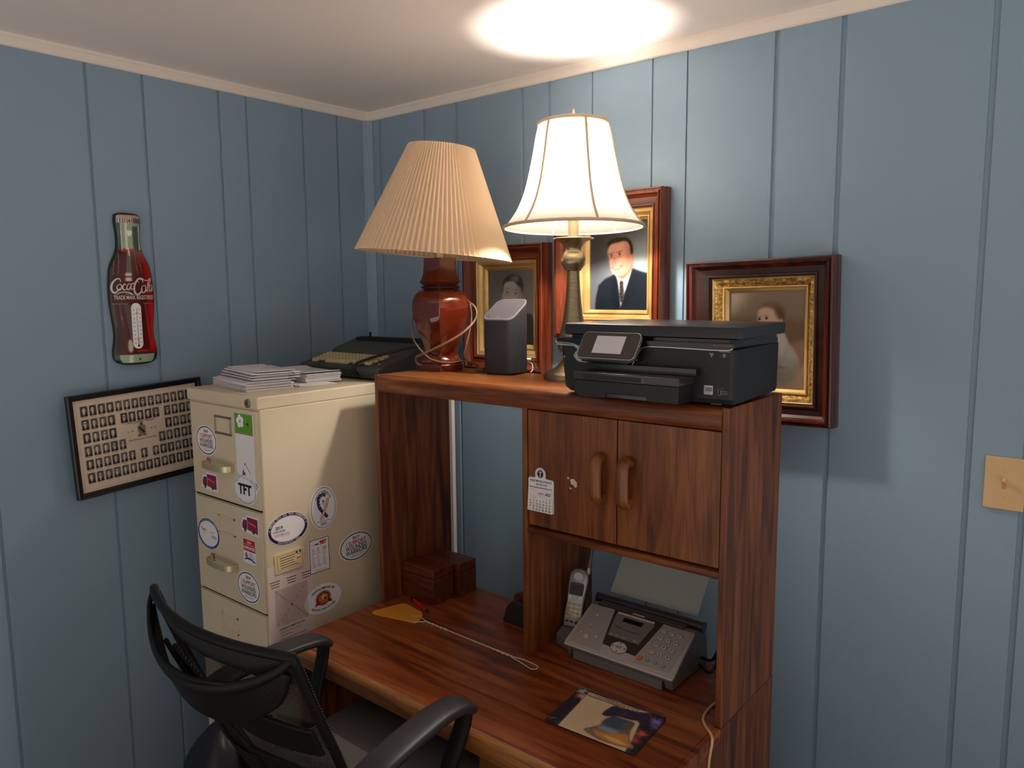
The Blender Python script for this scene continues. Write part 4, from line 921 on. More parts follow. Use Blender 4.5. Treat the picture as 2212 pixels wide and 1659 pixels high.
for k in range(10):
    put_env(E2 if k % 3 else E1, .340+.0016*k+rs.uniform(-.006, .006), -.772+.001*k+rs.uniform(-.004, .004), zc, R(-11+rs.uniform(-2, 2)), 'white envelope in the upper half of the left stack on the cream filing cabinet', 'envelopes in the upper half of the left stack'); zc += .0027
put_env(ETOP2, .357, -.764, zc, R(-10), 'topmost white envelope of the left stack on the cream filing cabinet', None)
zc = HC+.0006
for k in range(3):
    put_env(E3, .372-.006*k, -.617-.006*k, zc, R(-12-3*k), 'white envelope at the spread bottom of the right stack on the filing cabinet', 'envelopes at the bottom of the right stack'); zc += .0026
for k in range(11):
    put_env(E3, .360+rs.uniform(-.005, .005), -.600+rs.uniform(-.003, .003), zc, R(-6+rs.uniform(-1.5, 1.5)), 'white envelope in the body of the right stack, before the typewriter', 'envelopes in the right stack'); zc += .00245
put_env(ETOP, .358, -.600, zc, R(-7), 'topmost white envelope of the right stack with a curled corner, before the typewriter', None)

# ------------------------------------------------------------------ electronic typewriter
tw = thing('typewriter', 'old grey electronic typewriter with cream keys on the back of the filing cabinet', 'typewriter', (.375, -.31, HC))
TX0, TX1, TF_ = .168, .584, -.487
side = [(TF_+.02, HC+.006), (TF_, HC+.034), (TF_, HC+.043), (TF_+.012, HC+.0465), (-.352, HC+.073), (-.340, HC+.086), (-.240, HC+.118), (-.205, HC+.124), (-.175, HC+.118), (-.168, HC+.02), (-.175, HC+.006)]
MB().loft([[(x, y, z) for y, z in side] for x in (TX0, TX1)], 'tw_grey').build('body', tw, bevel=.004)
kdir = Vector((0, (-.352)-(TF_+.012), .073-.0465)).normalized()
def tws(u, v, w): p = Vector((u, TF_+.012, HC+.0465)) + kdir*v; return (p.x, p.y-kdir.z*w, p.z+kdir.y*w)
MB().rect(tws, .195, .520, .006, .108, .0006, 'tw_dark').build('key_well', tw)
def keycap(w_, d_=.0155, h_=.010):
    mb = MB(); a, b = w_/2, d_/2
    L = [(-a, -b), (a, -b), (a, b), (-a, b)]
    mb.loft([[(x, y, 0) for x, y in L], [(x*.95, y*.95, h_*.6) for x, y in L], [(x*.78, y*.70+.001, h_) for x, y in L]], 'key_cream')
    mb.rect(lambda u, v, w: (u, v, h_+w), -min(a*.35, .004), min(a*.35, .004), -.0025, .003, .0002, 'ink_brown' if w_ < .1 else 'key_cream')
    return mb.build('key', tw, world=False)
tilt = math.atan2(kdir.z, kdir.y)
kp = {.0165: keycap(.0165), .024: keycap(.024), .118: keycap(.118)}
seen_ = set()
def key(u, v, w_):
    o = kp[w_]
    if w_ in seen_: o = o.copy(); COL.objects.link(o); o.parent = tw
    seen_.add(w_); p = Vector(tws(u, v, .001)) - tw.location; o.location = p; o.rotation_euler = (tilt, 0, 0)
for r in range(4):
    v = .034+r*.0185; x = .214+.0045*(3-r) - .006
    key(x, v, .024)
    for k in range(12): key(x+.022+k*.0182, v, .0165)
    key(x+.022+12*.0182+.004, v, .024)
key(.345, .0155, .118)
key(.225, .0155, .024); key(.452, .0155, .024)
for v in (.022, .048, .074, .096): key(.503, v, .024)
mb = MB(); mb.box(.205, .555, -.262, -.212, HC+.1105, HC+.1245, 'tw_black')
for k in range(22): mb.box(.215+k*.015, .217+k*.015, -.258, -.220, HC+.124, HC+.1262, 'tw_dark')
mb.build('platen_cover', tw, bevel=.002)
mb = MB(); mb.box(.209, .214, -.203, -.195, HC+.121, HC+.140, 'tw_black'); mb.build('lever', tw, bevel=.001)
mb = MB(); mb.rect(tws, .535, .550, .030, .036, .0008, 'ink_white'); mb.build('badge', tw)
mb = MB()
for dx, dz_ in ((0, 0), (.006, .003), (-.005, .001)):
    mb.tube(catmull([(.475+dx, TF_+.012, HC+.010), (.470+dx, TF_-.006, HC+.030), (.476+dx, TF_-.001, HC+.052+dz_), (.500+dx, -.440, HC+.072+dz_), (.540, -.390, HC+.088+dz_), (.585+dx*.5, -.330, HC+.104+dz_*.5), (.625, -.300, HC+.104), (.660, -.290, HC+.100)], 6), .0032, 'cord_black', 8)
mb.tube(catmull([(.598, -.318, HC+.105), (.625, -.30, HC+.122), (.650, -.295, HC+.128), (.676, -.300, HC+.110)], 6), .0032, 'cord_black', 8)
mb.build('power_cord', tw)
# ------------------------------------------------------------------ unlit brown table lamp with pleated shade
LX, LY = .752, -.362
lamp = thing('table_lamp', 'unlit brown ceramic table lamp with a tilted pleated shade on the hutch', 'lamp', (LX, LY, HZ-.002))
ZB = HZ-.002
hexp = [(.066, 0), (.066, .020), (.061, .024), (.063, .028), (.057, .033), (.050, .046), (.0495, .060), (.056, .085), (.068, .120), (.079, .155), (.085, .185), (.086, .205), (.082, .228), (.070, .246), (.058, .254), (.053, .258)]
mb = MB(); rot0 = R(-48)
def hexloop(r, z, n=6):
    L = []
    for k in range(n):
        a0 = rot0+2*PI*k/n; a1 = rot0+2*PI*(k+1)/n
        p0 = np.array((math.cos(a0), math.sin(a0))); p1 = np.array((math.cos(a1), math.sin(a1)))
        for t in (.02, .5, .98): q = p0*(1-t)+p1*t; q = q*(1+.012*(1-abs(2*t-1))); L.append((LX+q[0]*r, LY+q[1]*r, ZB+z))
    return L
hp = [(float(a), float(b)) for a, b in catmull(hexp, 3)]
mb.loft([hexloop(r*1.16, z) for r, z in hp], 'ceramic_brown', (True, True), True); mb.build('base', lamp, auto=28)
mb = MB(); neck = [(.052, .256), (.052, .266), (.055, .270), (.066, .278), (.060, .286), (.054, .300), (.051, .330), (.051, .352)]
mb.loft([hexloop(r*1.12, z) for r, z in neck], 'ceramic_brown', (True, True), True); mb.build('neck', lamp, auto=28)
mb = MB(); mb.tube([(LX+.057*math.cos(a), LY+.057*math.sin(a), ZB+.262) for a in np.linspace(0, 2*PI, 24, endpoint=False)], .0038, 'cord_black', 8, True); mb.build('collar_ring', lamp)
mb = MB(); mb.lathe([(.004, .35), (.004, .66)], 'brass_handle', (LX, LY, ZB), 10, (True, True)); mb.lathe([(.018, .352), (.018, .40), (.012, .405)], 'brass_handle', (LX, LY, ZB), 16, (True, True)); mb.build('stem', lamp)
# shade: pleats run from a narrow top ring to a wide bottom ring, the whole shade leaning to the right
ax = Vector((_fw.x, _fw.y, 0)).normalized()
M_ = Matrix.Translation((LX-.004, LY, 1.885)) @ Matrix.Rotation(R(5.2), 4, ax) @ Matrix.Translation((-LX, -LY, -1.885))
mb = MB(); NP = 88; loops = []
for t in np.linspace(0, 1, 5):
    r = .242*(1-t)+.1025*t; z = 1.721+(2.052-1.721)*t; am = .0050*(1-t)+.0026*t; L = []
    for k in range(NP*4):
        a = 2*PI*k/(NP*4); ph = (k % 4)/4; s_ = [1, .25, -1, -.25][k % 4] if False else (abs(ph*2-1)*2-1)
        rr = r+am*s_; L.append(tuple(M_ @ Vector((LX+rr*math.cos(a), LY+rr*math.sin(a), z))))
    loops.append(L)
mb.loft(loops, 'pleat_shade', (False, False)); mb.build('lamp_shade', lamp)
mb = MB()
for r, z in ((.238, 1.7235), (.0995, 2.0495)):
    mb = MB(); mb.tube([tuple(M_ @ Vector((LX+r*math.cos(a), LY+r*math.sin(a), z))) for a in np.linspace(0, 2*PI, 60, endpoint=False)], .0022, 'pleat_cloth', 6, True); mb.build('shade_ring', lamp)
mb = MB()
for a in (0, 2*PI/3, 4*PI/3): mb.tube([tuple(M_ @ Vector((LX, LY, 2.046))), tuple(M_ @ Vector((LX+.0995*math.cos(a), LY+.0995*math.sin(a), 2.0495)))], .0016, 'brass_handle', 6)
mb.build('shade_spider', lamp)
cd = Vector((2.4672-LX, -2.0929-LY, 0)).normalized(); rd = Vector((-cd.y, cd.x, 0))   # towards the viewer side / to its right
def lp(a, b, z): p = Vector((LX, LY, ZB+z)) + rd*a + cd*b; return tuple(p)
mb = MB()
c1 = [lp(.080, -.02, .222), lp(.088, .01, .215), lp(.106, .02, .200), lp(.112, .03, .175), lp(.098, .060, .150), (lp(.060, .085, .118)), lp(.010, .088, .090), lp(-.030, .076, .070), lp(-.062, .062, .055), lp(-.080, .050, .045), lp(-.078, .048, .028), lp(-.064, .050, .020)]
c2 = [lp(.078, -.01, .23), lp(.092, .015, .205), lp(.096, .02, .165), lp(.088, .032, .120), lp(.076, .045, .075), lp(.070, .050, .050), lp(.080, .052, .030), lp(.094, .044, .026), lp(.092, .038, .018), lp(.080, .046, .022)]
c3 = [lp(-.080, .005, .200), lp(-.092, .022, .150), lp(-.088, .036, .105), lp(-.074, .050, .080), lp(-.056, .064, .060), lp(-.030, .077, .040), lp(.020, .082, .030), lp(.070, .074, .034), lp(.104, .06, .022), lp(.115, .05, .006), lp(.106, .05, .004)]
for c in (c1, c2):
    for o_ in (-.0017, .0017): mb.tube([Vector(p)+Vector((0, 0, o_)) for p in catmull(c, 7)], .0021, 'lamp_cord', 8)
mb.tube(catmull(c3, 7), .0026, 'lamp_cord', 8)
mb.build('cord', lamp)
pg = MB(); pg.box(.878, .905, -.338, -.322, ZB+.0005, ZB+.012, 'lamp_cord'); pg.box(.905, .918, -.336, -.334, ZB+.004, ZB+.008, 'steel'); pg.box(.905, .918, -.327, -.325, ZB+.004, ZB+.008, 'steel'); pg.build('plug', lamp, bevel=.002)

# ------------------------------------------------------------------ lit brass lamp with bell shade
QX, QY = 1.236, -.325
l2 = thing('table_lamp', 'lit antique brass table lamp with a white bell shade beside the printer on the hutch', 'lamp', (QX, QY, ZB))
pr_ = [(.084, 0), (.085, .012), (.080, .018), (.062, .026), (.046, .036), (.038, .046), (.030, .056), (.026, .064), (.022, .070)]
mb = MB(); mb.lathe(pr_, 'antique_brass', (QX, QY, ZB), 44, (True, False)); mb.build('base', l2, auto=50)
col_ = [(.022, .070), (.040, .082), (.044, .095), (.042, .110), (.035, .140), (.028, .175), (.0225, .215), (.0195, .255), (.018, .285), (.0175, .303)]
mb = MB(); mb.lathe([(float(a), float(b)) for a, b in catmull(col_, 4)], 'antique_brass', (QX, QY, ZB), 36); mb.build('column', l2, auto=50)
ob = [(.018, .302), (.022, .304), (.023, .307), (.0325, .320), (.0345, .330), (.0335, .338), (.027, .352), (.0225, .358), (.0225, .362), (.026, .370), (.033, .379), (.041, .385), (.056, .3885), (.057, .391), (.056, .393), (.030, .392)]
mb = MB(); mb.lathe(ob, 'antique_brass', (QX, QY, ZB), 40, (False, True)); mb.build('cup', l2, auto=40)
mb = MB(); mb.lathe([(.0148, .391), (.0148, .440), (.0162, .4405), (.0162, .446), (.010, .448), (.010, .47), (.016, .476), (.016, .505)], 'cream_sleeve', (QX, QY, ZB), 24, (True, True)); mb.build('sleeve', l2, auto=40)
BZc = 1.918; tilt_ = Matrix.Translation((QX, QY, 1.78)) @ Matrix.Rotation(R(1.6), 4, Vector((-_fw.y, _fw.x, 0)).normalized()) @ Matrix.Translation((-QX, -QY, -1.78))
mb = MB(); mb.lathe([(.013, -.052), (.014, -.040), (.022, -.024), (.028, -.008), (.030, .004), (.026, .018), (.015, .028), (.002, .031)], 'bulb_glow', (QX+.008, QY-.013, BZc), 24, (True, True)); mb.build('bulb', l2, auto=80)
sh_ = [(.194, 1.7815), (.1885, 1.786), (.176, 1.802), (.158, 1.828), (.142, 1.862), (.1295, 1.900), (.119, 1.945), (.110, 1.990), (.103, 2.030), (.0955, 2.062)]
SC = [(float(a), float(b)) for a, b in catmull(sh_, 4)]
mb = MB(); mb.lathe([(r, z) for r, z in SC], 'bell_shade', (QX, QY, 0), 96, mtx=tilt_); mb.build('lamp_shade', l2, auto=80)
aim = math.atan2(-2.0929-QY, 2.4672-QX)
for k in range(6):
    a = aim+R(-41+60*k); mb = MB(); mb.tube([tilt_ @ Vector((QX+(r+.001)*math.cos(a), QY+(r+.001)*math.sin(a), z)) for r, z in SC], .0036, 'shade_trim', 6); mb.build('rib', l2)
mb = MB()
for r, z, t in ((.1935, 1.7835, .0042), (.0955, 2.061, .0048)): mb = MB(); mb.tube([tilt_ @ Vector((QX+r*math.cos(a), QY+r*math.sin(a), z)) for a in np.linspace(0, 2*PI, 72, endpoint=False)], t, 'shade_trim', 8, True); mb.build('shade_trim', l2)
mb = MB()
hp_ = catmull([(0, 1.83), (.045, 1.84), (.052, 1.90), (.045, 1.98), (.018, 2.045), (0, 2.055)], 6)
for s_ in (-1, 1): mb.tube([(QX+s_*p[0]*.7071, QY+s_*p[0]*.7071, p[1]) for p in hp_], .0018, 'brass_handle', 6)
for a in (0, 2*PI/3, 4*PI/3): mb.tube([(QX, QY, 2.056), (QX+.0955*math.cos(a), QY+.0955*math.sin(a), 2.060)], .0016, 'brass_handle', 6)
mb.build('harp', l2)
mb = MB(); mb.lathe([(.004, 2.054), (.008, 2.060), (.0075, 2.068), (.010, 2.072), (.007, 2.078), (.0045, 2.088), (.0025, 2.097), (.0005, 2.101)], 'shade_trim', (QX, QY, 0), 20, (True, True)); mb.build('finial', l2, auto=60)

# ------------------------------------------------------------------ wedge topped speaker
sp = thing('smart_speaker', 'dark grey tower speaker with a slanted top between the two lamps', 'speaker', (.992, -.330, ZB), R(7))
pl = rrect(-.054, .054, -.050, .050, .022, 6)
zt = lambda y: .166+(y+.050)/.100*.058
mb = MB(); mb.loft([[(x, y, .006) for x, y in pl], [(x, y, zt(y)-.004) for x, y in pl]], 'speaker_body', smooth=True); mb.build('body', sp, world=False, bevel=.001)
mb = MB(); mb.loft([[(x, y, zt(y)-.004) for x, y in pl], [(x, y, zt(y)) for x, y in pl], [(x*.965, y*.965, zt(y*.965)+.0005) for x, y in pl]], 'speaker_edge'); mb.poly(lambda u, v, w: (u, v, zt(v)+.0007+w), [(x*.955, y*.955) for x, y in pl], 0, 'speaker_top'); mb.disc(lambda u, v, w: (u, v, zt(v)+.001+w), -.034, -.040, .0028, .0028, 0, 'ink_black', 12); mb.rect(lambda u, v, w: (u, v, zt(v)+.001+w), -.008, .006, -.041, -.0385, 0, 'speaker_edge'); mb.build('top_panel', sp, world=False)
mb = MB(); mb.prism([(x*.9, y*.9) for x, y in pl], 0, .006, 'cord_black'); mb.build('foot', sp, world=False)
mb = MB()
mb.tube(catmull([(.040, .049, .040), (.056, .062, .036), (.070, .060, .018), (.080, .048, .004), (.084, .058, .004)], 7), .0028, 'cord_black', 8); mb.tube(catmull([(.046, .048, .034), (.060, .054, .028), (.066, .046, .010), (.068, .030, .004)], 7), .0018, 'cord_white', 8); mb.tube([(.046, .049, .040), (.056, .055, .040)], .006, 'steel', 10); mb.build('cord', sp, world=False)

# ------------------------------------------------------------------ printer
PX0, PX1, PY0, PY1 = 1.378, 1.827, -.592, -.305
pt = thing('printer', 'black inkjet printer with a tilting touch panel, standing on the right end of the hutch', 'printer', ((PX0+PX1)/2, -.45, ZB))
PF = lambda u, v, w: (u, PY0-w, v)
Z0 = ZB+.008
mb = MB(); bpoly = [(PX0+.002, PY0+.020), (PX0+.008, PY0+.006), (PX0+.02, PY0), (PX1-.010, PY0), (PX1-.003, PY0+.003), (PX1, PY0+.010), (PX1-.016, PY1), (PX0+.012, PY1)]
mb.loft([[(x+(.022 if x < 1.6 else -.004), y+(.004 if y < -.5 else 0), Z0) for x, y in bpoly], [(x+(.010 if x < 1.6 else -.001), y, Z0+.010) for x, y in bpoly], [(x-(.002 if x < 1.6 else 0), y, ZB+.1225) for x, y in bpoly]], 'printer_black')
for x, y in ((1.44, -.55), (1.775, -.55), (1.44, -.34), (1.765, -.34)): mb.box(x-.012, x+.012, y-.012, y+.012, ZB+.0005, Z0+.001, 'printer_gloss')
mb.disc(PF, 1.397, ZB+.090, .0022, .0022, .0006, 'steel', 12)
mb.rect(PF, 1.7605, 1.7805, ZB+.027, ZB+.046, .0006, 'screen_grey'); mb.rect(PF, 1.7640, 1.7790, ZB+.033, ZB+.043, .0008, 'ink_grey'); mb.text(PF, 'ENERGY', 1.7715, ZB+.030, .0042, .0009, 'ink_black', width=.014); mb.rect(PF, 1.7615, 1.7630, ZB+.028, ZB+.045, .0008, 'ink_grey')
for a, b, c, d in ((1.7915, 1.7990, .026, .040), (1.7990, 1.8130, .029, .037)):
    for q_ in ((a, b, c, c+.0011), (a, b, d-.0011, d), (a, a+.0011, c, d), (b-.0011, b, c, d)): mb.rect(PF, q_[0], q_[1], ZB+q_[2], ZB+q_[3], .0006, 'ink_grey')
mb.text(PF, 'Print', 1.8060, ZB+.033, .0048, .0006, 'ink_grey'); mb.line(PF, [(1.800, ZB+.0435), (1.803, ZB+.0405)], .0009, .0006, 'ink_grey')
mb.ring(PF, 1.8040, ZB+.1105, .0032, .0032, .0009, .0006, 'screen_grey', 16); mb.rect(PF, 1.8036, 1.8044, ZB+.1105, ZB+.115, .0007, 'screen_grey'); mb.rect(PF, 1.7925, 1.8170, ZB+.1180, ZB+.1203, .0006, 'ink_grey')
mb.line(PF, [(1.7760, ZB+.1065), (1.7760, ZB+.1115)], .0010, .0006, 'screen_grey'); mb.disc(PF, 1.7760, ZB+.113, .0013, .0013, .0006, 'screen_grey', 10)
for s_ in (-1, 1): mb.line(PF, [(1.7760+s_*.0028, ZB+.1105), (1.7760+s_*.0038, ZB+.113), (1.7760+s_*.0028, ZB+.1155)], .0009, .0006, 'screen_grey')
mb.build('body', pt, bevel=.002)
# glossy upper band ending in a silver swoop above the body front
mb = MB(); mb.prism([(1.374, ZB+.1225), (1.440, ZB+.1185), (1.447, ZB+.108), (1.436, ZB+.094), (1.448, ZB+.083), (1.572, ZB+.081), (1.592, ZB+.089), (1.604, ZB+.114), (1.616, ZB+.1235), (1.815, ZB+.1225), (1.827, ZB+.128), (1.826, ZB+.1355), (1.376, ZB+.1355)], -.014, .0018, 'printer_gloss', lambda u, v, w: PF(u, v, w)); mb.box(PX0+.004, PX1-.018, PY0+.012, PY1, ZB+.1215, ZB+.1360, 'printer_gloss'); mb.box(PX0+.03, PX1-.02, PY0+.016, PY1-.002, ZB+.135, ZB+.1470, 'printer_gloss')
mb.text(PF, 'PHOTOSMART', 1.801, ZB+.1310, .0058, .0022, 'ink_grey', width=.042); mb.build('upper_band', pt, bevel=.0012)
mb = MB()
swp = [(1.372, ZB+.1245), (1.405, ZB+.1235), (1.432, ZB+.1195), (1.438, ZB+.110), (1.427, ZB+.096), (1.436, ZB+.084), (1.455, ZB+.0800), (1.568, ZB+.0785), (1.590, ZB+.086), (1.603, ZB+.112), (1.617, ZB+.1215), (1.66, ZB+.1232), (1.80, ZB+.1215), (1.822, ZB+.1265)]
mb.tube([PF(p[0], p[1], .001) for p in catmull(swp, 6)], .0017, 'silver_trim', 6)
mb.prism([(1.373, ZB+.1175), (1.425, ZB+.1165), (1.436, ZB+.109), (1.424, ZB+.093), (1.434, ZB+.082), (1.450, ZB+.079), (1.444, ZB+.092), (1.447, ZB+.108), (1.438, ZB+.1205), (1.41, ZB+.1240), (1.374, ZB+.1255)], -.008, .0016, 'silver_trim', lambda u, v, w: PF(u, v, w)); mb.build('silver_trim', pt)
lidp = [(1.402, PY0-.006), (1.836, PY0-.006), (1.842, PY0+.004), (1.822, PY1+.012), (1.392, PY1+.012), (1.392, PY0+.006)]
mb = MB(); cxl, cyl = 1.617, -.446
mb.loft([[(cxl+(x-cxl)*.985, cyl+(y-cyl)*.97, ZB+.1440) for x, y in lidp], [(x, y, ZB+.1470) for x, y in lidp], [(x, y, ZB+.1650) for x, y in lidp], [(cxl+(x-cxl)*.994, cyl+(y-cyl)*.99, ZB+.1695) for x, y in lidp], [(cxl+(x-cxl)*.98, cyl+(y-cyl)*.965, ZB+.1708) for x, y in lidp]], 'printer_lid', smooth=True); mb.build('scanner_lid', pt, auto=30)
A_ = Vector((0, -.6020, ZB+.1535)); B_ = Vector((0, -.642, ZB+.0950)); dv = (A_-B_); HL = dv.length; dv.normalize(); nn = Vector((0, -dv.z, dv.y))
CP = lambda u, v, w: tuple(Vector((u, 0, 0))+B_+dv*v+nn*w)
mb = MB(); mb.prism(rrect(1.462, 1.616, 0, HL, .012, 5), -.010, -.001, 'silver_trim', lambda u, v, w: CP(u, v, w)); mb.prism(rrect(1.4642, 1.6138, .0022, HL-.0022, .011, 5), -.001, .0006, 'printer_panel', lambda u, v, w: CP(u, v, w)); mb.build('control_panel', pt, bevel=.0008)
mb = MB(); mb.rect(CP, 1.5025, 1.5795, .0135, HL-.0115, .0010, 'screen_grey'); mb.build('screen', pt)
mb = MB(); mb.box(1.475, 1.61, -.612, PY0+.002, ZB+.0885, ZB+.104, 'printer_gloss'); mb.build('panel_hinge', pt, bevel=.003)
mb = MB(); mb.box(1.470, 1.751, -.6120, PY0+.012, ZB+.0655, ZB+.0810, 'printer_gloss')
for k in range(8): mb.box(1.515+k*.028, 1.529+k*.028, -.6128, -.6118, ZB+.0735, ZB+.0745, 'ink_grey')
mb.build('paper_slot', pt, bevel=.003)
mb = MB(); mb.box(1.4735, 1.738, -.664, PY0+.01, ZB+.0475, ZB+.0650, 'printer_smoke'); mb.box(1.500, 1.648, -.6652, -.6638, ZB+.0500, ZB+.0600, 'printer_black'); mb.box(1.658, 1.7355, -.6656, -.6638, ZB+.0495, ZB+.0635, 'printer_panel'); mb.build('output_tray', pt, bevel=.002)
mb = MB(); mb.prism([(1.486, .0075), (1.553, .0085), (1.559, .020), (1.657, .020), (1.664, .0095), (1.735, .0095), (1.735, .0468), (1.473, .0462), (1.473, .018)], .0, .074, 'printer_black', lambda u, v, w: (u, -.660+w, ZB+v)); mb.box(1.556, 1.660, -.657, -.650, ZB+.0100, ZB+.0205, 'printer_gloss'); mb.build('paper_tray', pt, bevel=.0012)

# ------------------------------------------------------------------ light switch
sw = thing('light_switch', 'almond toggle light switch plate on the blue wall at the right edge', 'light switch', (2.247, 0, 1.148))
pr2 = rrect(2.206, 2.288, 1.086, 1.212, .004, 3)
mb = MB(); S3 = lambda u, v, w: (u, -.0005-w, v)
mb.loft([[S3(x, z, 0) for x, z in pr2], [S3(x, z, .003) for x, z in pr2], [S3(2.247+(x-2.247)*.95, 1.149+(z-1.149)*.96, .0058) for x, z in pr2]], 'plate_almond'); mb.rect(S3, 2.242, 2.252, 1.137, 1.161, .0060, 'ink_tan'); mb.build('wall_plate', sw)
mb = MB(); mb.loft([[S3(2.2425, 1.147, .004), S3(2.2515, 1.147, .004), S3(2.2515, 1.160, .004), S3(2.2425, 1.160, .004)], [S3(2.2430, 1.156, .018), S3(2.2510, 1.156, .018), S3(2.2510, 1.165, .016), S3(2.2430, 1.165, .016)]], 'toggle_almond'); mb.build('toggle', sw, bevel=.0015)
for z in (1.179, 1.119):
    mb = MB(); mb.lathe([(.0032, 0), (.0032, .0010), (.0018, .0018)], 'toggle_almond', (0, 0, 0), 14, (False, True), mtx=Matrix.Translation((2.247, -.006, z)) @ Matrix.Rotation(R(90), 4, 'X')); mb.build('screw', sw)
# ------------------------------------------------------------------ magnetic calendar on the left cupboard door
CF = lambda u, v, w: (u, HY0+.0006-w, v)
cal = thing('calendar_magnet', 'small white July 2022 magnetic calendar on the left cupboard door', 'calendar', (1.318, HY0, 1.05))
bk = [(1.278, 1.049), (1.3585, 1.049), (1.3585, 1.131), (1.3545, 1.135), (1.333, 1.136)] + [(1.3165+.0165*math.cos(a), 1.1455+.0175*math.sin(a)) for a in np.linspace(-.3, PI+.3, 16)] + [(1.300, 1.136), (1.2815, 1.135), (1.278, 1.131)]
mb = MB(); mb.prism(bk, .0002, .0012, 'sticker_white', CF); A2 = lambda u, v, w: CF(u, v, .0014+w)
mb.disc(A2, 1.3165, 1.1470, .0092, .0098, 0, 'ink_black', 24); mb.line(A2, [(1.3165, 1.139), (1.3165, 1.154)], .0026, .0002, 'sticker_white'); mb.line(A2, [(1.3115, 1.1515), (1.3215, 1.1515)], .0015, .0002, 'sticker_white')
mb.arctext(A2, 'Eagle Scene Marine', 1.3165, 1.1470, .0125, .0130, 200, -20, .0035, 0, 'ink_black'); mb.ring(A2, 1.3165, 1.1470, .0104, .0110, .0005, 0, 'ink_black', 24)
mb.text(A2, 'SALES SERVICE STORAGE', 1.318, 1.1275, .0068, 0, 'ink_black', .03, width=.068); mb.text(A2, '269-695-3102', 1.320, 1.1190, .0066, 0, 'ink_black', .02, width=.036); mb.text(A2, 'www.eaglescenemarine.com', 1.318, 1.1110, .0066, 0, 'ink_black', .02, width=.073)
mb.build('backing', cal)
mb = MB()
P2 = lambda u, v, w: (u, HY0+.0006-.0022-w-.004*max(0, (1.104-v)/.055), v)
mb.add([P2(u, v, w) for w in (-.0006, 0) for u, v in ((1.278, 1.049), (1.357, 1.049), (1.357, 1.106), (1.278, 1.106))], [(3, 2, 1, 0), (4, 5, 6, 7), (0, 1, 5, 4), (1, 2, 6, 5), (2, 3, 7, 6), (3, 0, 4, 7)], 'paper')
P3 = lambda u, v, w: P2(u, v, .0003+w)
mb.rect(P3, 1.282, 1.296, 1.1035, 1.1040, 0, 'ink_grey'); mb.rect(P3, 1.341, 1.354, 1.1000, 1.1005, 0, 'ink_grey')
mb.text(P3, 'JULY', 1.3205, 1.0960, .0085, 0, 'ink_red', .03, width=.0165); mb.text(P3, '2022', 1.3410, 1.0960, .0085, 0, 'ink_black', .03, width=.018)
cx_ = [1.2865+.0103*k for k in range(7)]
for k, d in enumerate(('Sun', 'Mon', 'Tue', 'Wed', 'Thu', 'Fri', 'Sat')): mb.text(P3, d, cx_[k], 1.0885, .0026, 0, 'ink_grey')
mb.rect(P3, 1.293, 1.305, 1.0835, 1.0842, 0, 'ink_grey')
day = 1
for r in range(5):
    for k in range(7):
        if r == 0 and k < 5: continue
        if day > 30: break
        if r == 4 and k == 0: mb.text(P3, '24/31', cx_[k], 1.0835-.0073*r, .0038, 0, 'ink_red', rot=-.4); day += 1; continue
        mb.text(P3, str(day), cx_[k], 1.0835-.0073*r, .0062, 0, 'ink_red' if day in (4, 10) else 'ink_black', .025); day += 1
mb.build('month_pad', cal)

# ------------------------------------------------------------------ fly swatter
zt_ = DZ
fs_ = thing('fly_swatter', 'orange fly swatter with a long twisted white wire handle lying across the desk', 'fly swatter', (.80, -.60, zt_))
head = [(.728, -.652), (.733, -.632), (.752, -.562), (.768, -.553), (.846, -.566), (.858, -.572), (.872, -.586), (.893, -.622), (.890, -.634), (.862, -.640), (.750, -.668), (.735, -.665)]
mb = MB(); mb.prism(head, zt_+.0008, zt_+.0030, 'swatter_orange'); 
for k in range(5): mb.line(lambda u, v, w: (u, v, zt_+.0031+w), [(.748+.026*k, -.585-.012*k*.3), (.752+.028*k, -.652+.006*k)], .0008, 0, 'ink_orange')
mb.build('head', fs_, bevel=.0006)
mb = MB(); N_ = 90; pA = []; pB = []
a0, a1 = Vector((.905, -.608, zt_+.004)), Vector((1.245, -.618, zt_+.004)); sd = Vector((0, 1, 0))
for k in range(N_+1):
    t = k/N_; c = a0.lerp(a1, t); tw_ = t*2*PI*10 if (t < .28 or t > .80) else 2*PI*2.8; r_ = .0021
    for L, s_ in ((pA, 1), (pB, -1)): L.append(tuple(c + Vector((0, math.sin(tw_+.6)*r_*s_, math.cos(tw_+.6)*r_*s_*.8))))
pA = catmull([(.845, -.606, zt_+.002), (.868, -.590, zt_+.002), (.884, -.600, zt_+.0035)], 4)[:-1] + [np.array(p) for p in pA]; pB = catmull([(.838, -.640, zt_+.002), (.872, -.634, zt_+.002), (.892, -.622, zt_+.003)], 4)[:-1] + [np.array(p) for p in pB]
loop_ = catmull([(1.245, -.6160, zt_+.003), (1.280, -.611, zt_+.003), (1.322, -.614, zt_+.003), (1.334, -.624, zt_+.003), (1.325, -.637, zt_+.003), (1.285, -.628, zt_+.003), (1.245, -.620, zt_+.003)], 8)
mb.tube(pA, .0014, 'cord_white', 6); mb.tube(pB, .0014, 'cord_white', 6); mb.tube(loop_, .0014, 'cord_white', 6); mb.build('wire_handle', fs_)

